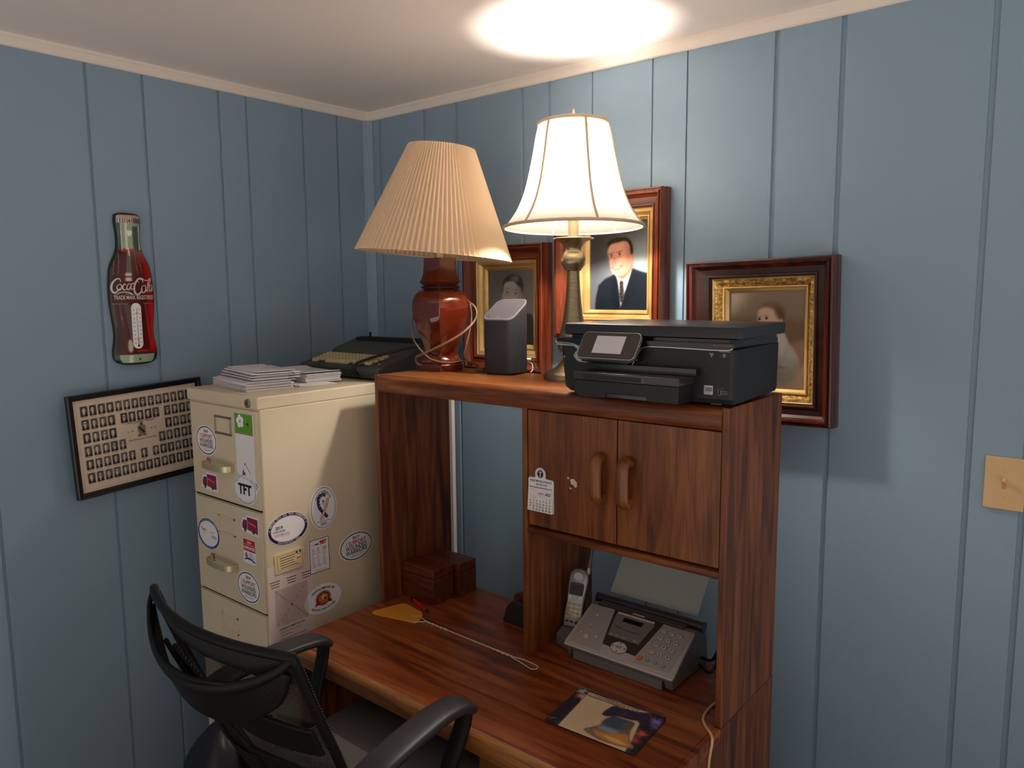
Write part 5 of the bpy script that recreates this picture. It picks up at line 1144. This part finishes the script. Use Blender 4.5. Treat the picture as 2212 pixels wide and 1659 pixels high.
# red pen
pen = thing('pen', 'red pen with a black tip lying beside the orange fly swatter', 'pen', (.80, -.53, zt_))
pa, pb = Vector((.748, -.516, zt_+.0052)), Vector((.872, -.560, zt_+.0052)); pd = (pb-pa)
MBp = MB(); MBp.tube([pa+pd*.16, pa+pd*.86], .005, 'pen_red', 12); MBp.build('barrel', pen)
m2 = MB(); m2.tube([pa+pd*.86, pa+pd*.93, pa+pd*.985, pa+pd*1.0], [.0052, .0045, .002, .0008], 'rubber_black', 12); m2.build('tip', pen)
m2 = MB(); m2.tube([pa, pa+pd*.03, pa+pd*.16], [.003, .0050, .0053], 'rubber_black', 12); m2.build('cap', pen)
m2 = MB(); m2.tube([pa+pd*.14+Vector((0, 0, .0065)), pa+pd*.32+Vector((0, 0, .0065))], .0012, 'steel', 6); m2.build('clip', pen)

# wooden boxes at the foot of the hutch's left panel
def wbox(x0, x1, y0, y1, z1, label):
    t = thing('wooden_box', label, 'box', ((x0+x1)/2, (y0+y1)/2, zt_))
    MB().box(x0, x1, y0, y1, zt_+.0005, z1-.030, 'box_wood').build('body', t, bevel=.002)
    MB().box(x0, x1, y0, y1, z1-.0292, z1, 'box_wood').build('lid', t, bevel=.003)
wbox(.7015, .842, -.508, -.420, .756, 'brown wooden card box nearer the pen, in the left bay of the hutch')
wbox(.7015, .858, -.412, -.330, .752, 'brown wooden card box against the wall side, behind the other box')

# dark tape dispenser half hidden by the divider
td = thing('tape_dispenser', 'dark brown tape dispenser half hidden behind the hutch divider', 'tape dispenser', (1.135, -.43, zt_))
mb = MB(); sp_ = [(-.062, 0), (.075, 0), (.078, .022), (.060, .030), (.030, .026), (.028, .052), (.010, .068), (-.014, .074), (-.040, .066), (-.058, .045), (-.064, .02)]
mb.loft([[(1.150+u, -.43+d, zt_+.0005+v) for u, v in [tuple(p) for p in catmull(sp_, 3, True)] if True] for d in (-.030, .030)], 'tw_dark', smooth=False)
for vv in range(len(mb.v)): mb.v[vv] = (mb.v[vv][0], mb.v[vv][1], max(mb.v[vv][2], zt_+.0005))
mb.build('body', td, bevel=.003)
mb = MB(); mb.lathe([(.030, -.012), (.030, .012)], 'box_wood', (0, 0, 0), 24, (True, True), mtx=Matrix.Translation((1.136, -.43, zt_+.066)) @ Matrix.Rotation(R(90), 4, 'X')); mb.build('tape_roll', td)

# ------------------------------------------------------------------ fax machine
fx = thing('fax_machine', 'grey and silver fax machine with a keypad and smoky paper rest under the cupboard', 'fax machine', (1.50, -.43, zt_))
FXL, FXR = 1.352, 1.660
prof_f = [(-.513, zt_+.004), (-.521, zt_+.030), (-.520, zt_+.038), (-.505, zt_+.047), (-.400, zt_+.104), (-.392, zt_+.112), (-.372, zt_+.106), (-.330, zt_+.085), (-.318, zt_+.004)]
mb = MB(); mb.loft([[(x, y, z) for y, z in prof_f] for x in (FXL, FXR)], 'fax_grey'); mb.build('body', fx, bevel=.004)
mb = MB(); mb.box(FXL+.018, FXL+.022, -.5235, -.512, zt_+.004, zt_+.026, 'dark_gap'); mb.box(FXR-.024, FXR-.020, -.5235, -.512, zt_+.004, zt_+.026, 'dark_gap'); mb.box(FXL+.022, FXR-.024, -.5222, -.514, zt_+.002, zt_+.0255, 'fax_grey'); mb.build('front_cover', fx)
pA_, pB_ = Vector((0, -.5235, zt_+.0385)), Vector((0, -.398, zt_+.1070)); fd = (pB_-pA_); FL = fd.length; fd.normalize(); fn = Vector((0, -fd.z, fd.y))
FP = lambda u, v, w: tuple(Vector((FXL+(FXR-FXL)*u, 0, 0)) + pA_ + fd*(v*FL) + fn*w)
mb = MB(); mb.prism([(-.012, -.03), (1.012, -.03), (1.018, .05), (1.0, .995), (.72, 1.0), (.24, 1.0), (.0, .985), (-.018, .05)], -.004, .0035, 'fax_silver', FP); mb.build('control_panel', fx, bevel=.002)
mb = MB(); mb.prism([(.024, .055), (.335, .030), (.245, .99), (.028, .965)], .003, .0052, 'fax_face', FP); mb.build('left_module', fx, bevel=.0008)
mb = MB(); mb.prism([(.645, .030), (.968, .065), (.992, .965), (.728, .985)], .003, .0052, 'fax_face', FP); mb.build('keypad_module', fx, bevel=.0008)
mb = MB(); mb.prism([(.320, .215), (.640, .185), (.720, .985), (.250, .985)], .003, .0050, 'fax_dark', FP); mb.build('display_surround', fx)
mb = MB(); mb.prism([(.320, .420), (.618, .415), (.660, .905), (.286, .905)], .0048, .0075, 'fax_window', FP); mb.rect(FP, .295, .650, .905, .955, .0078, 'fax_key'); mb.rect(FP, .378, .562, .770, .862, .0078, 'lcd'); mb.rect(FP, .42, .54, .992, 1.02, .0056, 'fax_key'); mb.rect(FP, .34, .40, .62, .635, .0078, 'fax_dark'); mb.rect(FP, .43, .58, .60, .612, .0078, 'fax_dark'); mb.build('display', fx, bevel=.0008)
asp = (FXR-FXL)/FL
def fbtn(name, u, v, r, m='fax_key', ch=None, rv=None, ring=True, h=.0030, label=None):
    b = MB(); rv = rv or r
    if ring: b.prism([(u+(r+.0035)*math.cos(t), v+(rv+.0035)*asp*math.sin(t)) for t in np.linspace(0, 2*PI, 20, endpoint=False)], .0048, .0056, 'fax_key_ring', FP)
    b.prism([(u+r*math.cos(t), v+rv*asp*math.sin(t)) for t in np.linspace(0, 2*PI, 20, endpoint=False)], .005, .005+h, m, FP)
    if ch:
        su = FXR-FXL
        b.text(lambda a, c, w: FP(u+a/su, v+c/FL, w), ch, 0, 0, .0085, .0052+h, 'ink_black', .02)
    o = b.build(name, fx)
    if label: o['label'] = label
ks = '123456789*0#'
for i, ch in enumerate(ks): fbtn('key', .762-.002*(i//3)+.0715*(i % 3), .835-.160*(i//3)-.006*(i % 3), .0215, ch=ch, rv=.0185)
for k in range(3): fbtn('function_key', .758+.0715*k, .178-.004*k, .0125, 'handset_silver')
fbtn('start_key', .686, .180, .0195, 'ink_orange', label='orange start key')
fbtn('navigation_key', .476, .232, .072, 'fax_key', None, .052, label='large oval navigation key')
mb = MB()
for u, v in ((.420, .232), (.532, .232), (.476, .325), (.476, .140)): mb.rect(FP, u-.006, u+.006, v-.012, v+.012, .0084, 'fax_dark')
mb.rect(FP, .445, .505, .240, .252, .0084, 'fax_dark'); mb.rect(FP, .45, .50, .215, .226, .0084, 'fax_dark'); mb.build('navigation_marks', fx)
for u, v, r in ((.131, .746, .016), (.060, .515, .006), (.135, .512, .012), (.088, .300, .012), (.150, .238, .024), (.238, .292, .015)): fbtn('side_key', u, v, r)
for u in (.345, .405, .466, .575): fbtn('soft_key', u, .452, .018, 'handset_silver', None, .007, False, .0045)
for u in (.355, .588): fbtn('menu_key', u, .305, .014, 'fax_dark', None, None, True)
mb = MB(); mb.tube([(FXL-.012, -.352, zt_+.108), (FXR+.004, -.352, zt_+.108)], .013, 'fax_dark', 16); mb.build('paper_roller', fx, auto=50)
mb = MB(); mb.box(FXL+.02, FXR-.03, -.398, -.374, zt_+.100, zt_+.114, 'fax_dark'); mb.build('feed_slot', fx, bevel=.002)
mb = MB()
Q = [(1.362, -.318, zt_+.118), (1.628, -.318, zt_+.118), (1.655, -.2350, zt_+.320), (1.392, -.2350, zt_+.320)]
def qs(u, v, w):
    a = np.array(Q[0])*(1-u)*(1-v)+np.array(Q[1])*u*(1-v)+np.array(Q[2])*u*v+np.array(Q[3])*(1-u)*v; return (a[0], a[1]-w, a[2])
mb.add([qs(u, v, w) for w in (0, .002) for u, v in ((0, 0), (1, 0), (1, 1), (0, 1))], [(3, 2, 1, 0), (4, 5, 6, 7), (0, 1, 5, 4), (1, 2, 6, 5), (2, 3, 7, 6), (3, 0, 4, 7)], 'smoke_sheet'); mb.rect(qs, .10, .16, 0, 1, .0022, 'smoke_sheet'); mb.build('paper_rest', fx)
# cradle at the left of the body
mb = MB(); L = [(1.287, -.480), (1.3525, -.500), (1.3525, -.345), (1.300, -.335), (1.284, -.36)]
mb.loft([[(x, y, zt_+.001) for x, y in L], [(x, y, zt_+.030) for x, y in L], [(x+.004*(x < 1.33), y+.02*(y < -.4), zt_+.0462) for x, y in L]], 'fax_grey'); mb.build('cradle', fx, bevel=.004)
mb = MB(); mb.tube(catmull([(1.662, -.36, zt_+.03), (1.700, -.385, zt_+.045), (1.722, -.395, zt_+.085), (1.742, -.36, zt_+.15), (1.765, -.318, zt_+.215), (1.785, -.290, zt_+.25)], 8), .0042, 'cord_black', 10); mb.tube(catmull([(1.664, -.38, zt_+.02), (1.705, -.40, zt_+.02), (1.715, -.38, zt_+.06), (1.728, -.37, zt_+.11)], 7), .0035, 'cord_black', 8); mb.build('cord', fx)

# cordless handset standing in the cradle
hb, ht = Vector((1.318, -.450, zt_+.0472)), Vector((1.312, -.397, zt_+.196)); hx = Vector((.955, .30, 0)).normalized(); hu = (ht-hb); HLn = hu.length; HK = HLn/.172; hu.normalize(); hx = (hx-hu*hx.dot(hu)).normalized(); hn = hx.cross(hu); hn = hn if hn.y < 0 else -hn
hs = thing('cordless_phone', 'silver cordless telephone handset with a tall antenna, standing in the cradle beside the fax machine', 'telephone', tuple(hb))
HS = lambda u, v, w: tuple(hb + hx*u*1.06 + hu*v*HK + hn*w)
out = [(-.021, .0), (.021, .0), (.0235, .03), (.022, .07), (.024, .11), (.0255, .14), (.023, .158), (.014, .169), (0, .172), (-.014, .169), (-.023, .158), (-.0255, .14), (-.024, .11), (-.022, .07), (-.0235, .03)]
mb = MB(); mb.loft([[HS(u*.9, v, -.026) for u, v in out], [HS(u, v, -.018) for u, v in out], [HS(u, v, -.004) for u, v in out]], 'rubber_black', smooth=True); mb.build('back_shell', hs, auto=50)
mb = MB(); mb.loft([[HS(u, v, -.004) for u, v in out], [HS(u*.98, v*.995+.0005, .002) for u, v in out], [HS(u*.88, (v-.086)*.96+.086, .005) for u, v in out]], 'handset_silver', smooth=True); mb.build('front_shell', hs, auto=50)
mb = MB(); mb.loft([[HS(.013*math.cos(t), .148+.0125*math.sin(t), w) for t in np.linspace(0, 2*PI, 20, endpoint=False)] for w in (.004, .0065)], 'handset_silver'); mb.loft([[HS(.011*math.cos(t), .148+.0105*math.sin(t), w) for t in np.linspace(0, 2*PI, 20, endpoint=False)] for w in (.0066, .0045)], 'fax_key', (False, True)); mb.build('earpiece', hs)
mb = MB(); mb.prism(rrect(-.019, .019, .093, .130, .006), .004, .0065, 'lcd', HS); mb.prism(rrect(-.015, .013, .106, .122, .001), .0064, .0068, 'tw_dark', HS); mb.build('display', hs)
def hkey(name, u, v, ru, rv, m):
    b = MB(); b.prism([(u+ru*math.cos(t), v+rv*math.sin(t)) for t in np.linspace(0, 2*PI, 14, endpoint=False)], .0045, .0075, m, HS); b.build(name, hs)
hkey('navigation_key', .0, .085, .0062, .0080, 'handset_silver'); hkey('talk_key', -.014, .088, .005, .005, 'fax_key'); hkey('talk_key', .014, .088, .005, .005, 'fax_key')
for r in range(4):
    for c in range(3): hkey('key', -.0125+.0125*c, .066-.0125*r, .0050, .0042, 'handset_key')
for c in range(3): hkey('function_key', -.0125+.0125*c, .0155, .0042, .003, 'rubber_black')
mb = MB(); an = [HS(.019, .160, -.014), HS(.019, .178, -.014)]; mb.tube(an, .0062, 'handset_silver', 12); mb.tube([HS(.019, .176, -.014), HS(.0205, .262, -.012)], [.0048, .0042], 'fax_grey', 12); mb.build('antenna', hs)

# ------------------------------------------------------------------ mouse pad
mp_ = thing('mouse_pad', 'patriotic mouse pad picturing a bronze bell, parchment and fireworks on the desk front', 'mouse pad', (1.597, -.712, zt_))
MO = Vector((1.4905, -.8035, 0)); MU = Vector((1.7175, -.7925, 0))-MO; MV = Vector((1.4765, -.6345, 0))-MO
MPs = lambda u, v, w: (MO.x+MU.x*u+MV.x*v, MO.y+MU.y*u+MV.y*v, zt_+.0034+w)
mb = MB(); mb.prism(rrect(0, 1, 0, 1, .055, 5), -.0030, -.0001, 'rubber_black', MPs); mb.build('base', mp_)
def pad_print():
    P = Paint(240, 180, (26, 20, 26)); q = lambda pts: pts
    rs = np.random.RandomState(2)
    for (u, v, r, c, n) in ((.10, .80, .16, (210, 120, 80), 46), (.05, .93, .16, (170, 160, 176), 40), (.94, .83, .16, (120, 80, 176), 60), (.97, .70, .12, (70, 60, 130), 40), (.92, .46, .13, (206, 60, 40), 46), (.90, .28, .12, (170, 30, 36), 40), (.45, .965, .30, (96, 70, 110), 70), (.78, .96, .2, (110, 60, 120), 40)):
        for k in range(n):
            a = rs.uniform(0, 2*PI); L = r*rs.uniform(.4, 1); t = np.linspace(.1, 1, 14)
            for x in t: P.ell(u+L*x*math.cos(a)*.8, v+L*x*math.sin(a), .0055, .008, c, .35*(1.2-x), .6)
    P.poly([(.165, -.01), (.905, -.01), (.875, .30), (.83, .58), (.79, .965), (.115, .965)], (206, 172, 130), 1, .6, False)
    P.poly([(.165, -.01), (.905, -.01), (.85, .5), (.5, .8), (.2, .5)], (190, 142, 106), .3, 12, False)
    for k in range(40):
        v = .80-.019*k
        for j in range(60):
            if rs.rand() < .75: P.ell(.155+.0108*j, v+rs.uniform(-.003, .003), .005, .0035, (140, 92, 66), .5*rs.uniform(.3, 1), .6)
    P.poly([(.0, .08), (.05, .10), (.09, .13), (.05, .12)], (206, 206, 206), .5, 1)
    P.poly([(.405, .125), (.435, .20), (.494, .317), (.50, .42), (.504, .508), (.55, .63), (.68, .645), (.775, .635), (.79, .50), (.827, .344), (.88, .22), (.947, .1375), (.91, .09), (.80, .055), (.67, .038), (.60, .035), (.526, .058), (.46, .085)], (96, 70, 58), 1, .7)
    P.poly([(.505, .40), (.52, .55), (.58, .63), (.70, .635), (.77, .60), (.77, .45), (.65, .36)], (40, 58, 72), 1, 3); P.poly([(.50, .30), (.60, .34), (.72, .33), (.68, .24), (.55, .24)], (122, 132, 146), .8, 3)
    P.poly([(.50, .20), (.64, .22), (.80, .34), (.86, .22), (.93, .13), (.80, .075), (.66, .07), (.54, .11)], (196, 112, 44), .9, 3); P.poly([(.62, .16), (.78, .17), (.87, .12), (.72, .10)], (240, 168, 88), .8, 2)
    P.poly([(.415, .12), (.46, .19), (.52, .12), (.49, .08)], (100, 82, 84), .9, 1.5); P.poly([(.70, .44), (.78, .46), (.76, .60), (.70, .58)], (84, 64, 50), .8, 2)
    P.poly([(.43, .575), (.425, .66), (.445, .80), (.47, .86), (.56, .865), (.70, .90), (.80, .945), (.86, .88), (.885, .75), (.875, .645), (.83, .64), (.78, .70), (.70, .655), (.60, .645), (.53, .60), (.47, .555)], (32, 28, 42), 1, .7)
    P.ell(.62, .76, .003, .06, (130, 120, 118), .8); P.poly([(.55, .635), (.66, .665), (.77, .68), (.76, .65), (.64, .635)], (196, 140, 80), .8, 1)
    for v, s_, w_ in ((.93, 20, .60), (.88, 28, .62)):
        for k in range(int(s_*2)):
            u = .45-w_/2+w_*k/(s_*2); P.ell(u, v, .006, .010, (104, 72, 56), .6*rs.uniform(.4, 1), .5)
    return P
pr_m = print_mesh('printed_cover', pad_print(), lambda u, v: MPs(.002+.996*u, .002+.996*v, 0), 'pad_print', mp_, True, 1.4)
mb = MB(); su, sv = MU.length, MV.length
MT = lambda u, v, w: MPs(u/su, v/sv, w)
mb.text(MT, 'In CONGRESS, July 4, 1776', .46*su, .930*sv, .0125, .0004, 'ink_brown', .0, width=.115); mb.text(MT, 'The unanimous Declaration of the thirteen', .44*su, .880*sv, .0105, .0004, 'ink_brown', .01, width=.145); mb.build('lettering', pr_m)

# ------------------------------------------------------------------ cream cable over the desk edge
mb = MB(); mb.tube(catmull([(1.762, -.405, zt_+.0032), (1.764, -.47, zt_+.0032), (1.760, -.52, zt_+.0032), (1.766, -.57, zt_+.0032), (1.785, -.600, zt_+.004), (1.812, -.628, zt_+.006), (1.8205, -.642, zt_-.004), (1.8205, -.655, zt_-.040), (1.8200, -.66, zt_-.12), (1.8200, -.66, .30), (1.822, -.66, FZ+.02)], 10), .0030, 'cord_cream', 8)
cc = tag(mb.build('cable'), 'cream cable hanging over the right edge of the desk', 'cable')

# ------------------------------------------------------------------ office chair
CX, CY = 1.128, -1.0
ch = thing('office_chair', 'black mesh back office chair with grey seat pushed up to the desk', 'chair', (CX, CY, FZ))
def hwid(t): return .205+.046*min(1, t/.55)**.8
def bs(u, t, off=0.0):          # back surface: u -1..1 across, t 0 bottom .. 1 top, off metres behind
    z = .50+.485*t; y = -1.168-.205*t-.010*math.sin(PI*t) - .052*(1-u*u)*(.35+.65*t)
    return (CX+hwid(t)*u, y-off*.93, z-off*.25)
mb = MB(); U = np.linspace(-.985, .985, 25); Tt = np.linspace(.01, .99, 30)
vs = [bs(u, t) for t in Tt for u in U]; n = len(U)
mb.add(vs, [(j*n+i, j*n+i+1, (j+1)*n+i+1, (j+1)*n+i) for j in range(len(Tt)-1) for i in range(n-1)], 'chair_mesh', True); mb.build('back_mesh', ch)
mb = MB(); vs = [bs(u, t, o) for o in (.001, .006) for t in np.linspace(.885, .995, 5) for u in U]; K5 = 5*n
mb.add(vs, [(o*K5+j*n+i, o*K5+j*n+i+1, o*K5+(j+1)*n+i+1, o*K5+(j+1)*n+i) for o in (0, 1) for j in range(4) for i in range(n-1)] + [(i, i+1, K5+i+1, K5+i) for i in range(n-1)], 'rubber_black', True); mb.build('back_hem', ch)
mb = MB()
peri = [bs(u, 1) for u in np.linspace(-1, 1, 30)] + [bs(1, t) for t in np.linspace(.97, .03, 24)] + [bs(u, 0) for u in np.linspace(1, -1, 16)] + [bs(-1, t) for t in np.linspace(.03, .97, 24)]
mb.tube(peri, .0095, 'chair_plastic', 10, True); mb.build('back_rim', ch, auto=60)
for s_ in (-1, 1):       # beaded piping along both edges
    mb = MB()
    for k in range(70):
        p = bs(s_*1.035, .04+.93*k/69, -.003); mb.lathe([(.0005, -.0024), (.0022, 0), (.0005, .0024)], 'chair_pad', p, 6)
    mb.build('edge_piping', ch)
# rear frame: a handle loop behind the top edge merging into a wide band, and crossing supports below it
def roff(u): return .010+.052*max(0, 1-u*u)**.8
mb = MB()
hl = [bs(-1.0, .995, .004)] + [bs(u, .995-.150*(1-u*u)**.75, roff(u)) for u in np.linspace(-.94, .94, 22)] + [bs(1.0, .995, .004)]
mb.tube(catmull(hl, 2), [.0075+.0075*math.sin(PI*k/(2*(len(hl)-1))) for k in range(2*(len(hl)-1)+1)], 'chair_plastic', 10, flat=.6, up=(0, .93, .25)); mb.build('handle_loop', ch, auto=60)
def plate(name, strips, off0, th=.010):
    mb = MB()
    for cpts, wd in strips:
        c = catmull(cpts, 8); L = []; K = len(c)
        for i, p in enumerate(c):
            t = c[min(i+1, K-1)]-c[max(i-1, 0)]; t = t*np.array((.25, .485)); t = t/np.linalg.norm(t); nrm = np.array((-t[1]/.25, t[0]/.485))
            w_ = np.interp(i/(K-1), np.linspace(0, 1, len(wd)), wd)/2
            a, b = p+nrm*w_, p-nrm*w_; o = off0 if not callable(off0) else off0(p[0])
            L.append([bs(a[0], a[1], o), bs(b[0], b[1], o), bs(b[0], b[1], o+th), bs(a[0], a[1], o+th)])
        mb.loft(L, 'chair_plastic')
    return mb.build(name, ch, bevel=.0035)
plate('top_band', [([(-.96, .945), (-.80, .865), (-.45, .805), (0, .787), (.45, .805), (.80, .865), (.96, .945)], [.012, .060, .095, .105, .095, .060, .012])], lambda u: roff(u)-.006)
plate('lumbar_band', [([(-.60, .775), (-.2, .66), (.3, .615), (.97, .625)], [.08, .075, .085, .06])], .012)
plate('back_support', [([(-.72, .83), (-.54, .68), (-.30, .50), (-.10, .37)], [.040, .030, .032, .05])], .020)
plate('back_support', [([(-.46, .77), (-.28, .63), (-.04, .47), (.10, .37)], [.034, .028, .030, .04])], .022)
plate('back_support', [([(.97, .41), (.55, .405), (.25, .385), (0, .345)], [.055, .060, .068, .095])], .022)
plate('back_support', [([(-.30, .52), (-.36, .40), (-.34, .2), (-.30, .04)], [.045, .042, .046, .05])], .024)
plate('back_support', [([(.02, .40), (.10, .28), (.30, .12), (.5, .02)], [.09, .07, .06, .05])], .026)
plate('back_support', [([(-.02, .40), (-.03, .28), (-.02, .1), (0, -.02)], [.08, .10, .10, .12])], .028)
# seat
mb = MB(); se = rrect(CX-.236, CX+.236, -1.165, -.69, .07, 6)
mb.loft([[(x, y, .440) for x, y in se], [(CX+(x-CX)*1.02, y, .470) for x, y in se], [(x, y, .500+.008*math.cos((x-CX)*6)) for x, y in se], [(CX+(x-CX)*.90, -.93+(y+.93)*.90, .514) for x, y in se], [(CX+(x-CX)*.5, -.93+(y+.93)*.5, .512) for x, y in se]], 'seat_fabric', smooth=True); mb.build('seat', ch, auto=60)
mb = MB(); mb.box(CX-.20, CX+.20, -1.12, -.74, .415, .441, 'chair_plastic'); mb.box(CX-.06, CX+.06, -1.20, -1.02, .405, .430, 'chair_plastic'); mb.tube([(CX, -1.05, .42), (CX, -1.20, .42), (CX, -1.245, .46), (CX, -1.240, .56)], .028, 'chair_plastic', 12, flat=.6); mb.build('seat_base', ch, bevel=.008)
for s_ in (-1, 1):
    ax_ = CX+s_*.258; mb = MB()
    pad = catmull([(ax_+s_*.012, -1.270, .690), (ax_+s_*.014, -1.20, .712), (ax_+s_*.004, -1.10, .722), (ax_-s_*.004, -1.02, .724), (ax_-s_*.006, -.962, .716), (ax_-s_*.006, -.935, .695)], 6)
    mb.tube(pad, [.028]+[.036]*(len(pad)-4)+[.032, .026, .015], 'chair_pad', 20, flat=.33, up=(0, .1, 1), sq=.62); a = mb.build('armrest', ch, auto=60)
    mb = MB(); mb.tube(catmull([(ax_-s_*.006, -.945, .700), (ax_-s_*.008, -.953, .66), (ax_-s_*.018, -.985, .58), (ax_-s_*.035, -1.00, .50), (ax_-s_*.06, -1.0, .445)], 6), .022, 'chair_plastic', 12, flat=.55, up=(0, 1, 0)); mb.tube(catmull([(ax_+s_*.010, -1.262, .686), (ax_+s_*.004, -1.20, .62), (ax_-s_*.014, -1.10, .52), (ax_-s_*.05, -1.04, .45)], 6), .017, 'chair_plastic', 12, flat=.6, up=(0, 1, .6)); mb.build('arm_support', ch, auto=60)
mb = MB(); mb.lathe([(.028, FZ+.07), (.028, .20), (.020, .205), (.020, .415)], 'rubber_black', (CX, -.96, 0), 20, (True, True)); mb.build('gas_lift', ch, auto=40)
for k in range(5):
    a = 2*PI*k/5+.3; d = Vector((math.cos(a), math.sin(a), 0)); o_ = Vector((CX, -.96, FZ)); mb = MB()
    mb.tube([o_+d*.02+Vector((0, 0, .095)), o_+d*.16+Vector((0, 0, .085)), o_+d*.28+Vector((0, 0, .066))], [.026, .022, .016], 'chair_plastic', 10, flat=.7); lg = mb.build('leg', ch, auto=50)
    mb = MB(); c = o_+d*.275; n_ = Vector((-d.y, d.x, 0))
    for s_ in (-1, 1): mb.tube([c+n_*(s_*.008)+Vector((0, 0, .0262)), c+n_*(s_*.024)+Vector((0, 0, .0262))], .026, 'rubber_black', 16)
    mb.tube([c+Vector((0, 0, .026)), c+Vector((0, 0, .07))], .006, 'steel', 8); mb.build('caster', lg, auto=50)

# dark bag slumped on the floor between chair and wall
mb = MB(); rs = np.random.RandomState(5); loops = []; bcx, bcy = .562, -1.075
for t in np.linspace(0, 1, 12):
    z = FZ+.002+.500*t; r = .128*(1-.12*math.cos(2*PI*t))*(1 if t < .7 else 1-((t-.7)/.3)**2*.72); L = []
    for k in range(32):
        a = 2*PI*k/32; rr = r*(1+.07*math.sin(3*a+5*t)+.05*math.sin(7*a-6*t)+.035*math.sin(13*a+9*t)); L.append((bcx+rr*math.cos(a)*.95, bcy+rr*math.sin(a)*.80, z))
    loops.append(L)
mb.loft(loops, 'bag_dark', smooth=True); bg = mb.build('bag', auto=80)
loc = Vector((bcx, bcy, FZ))
for v in bg.data.vertices: v.co -= loc
bg.location = loc; tag(bg, 'dark slumped bag on the floor between the office chair and the filing cabinet', 'bag')
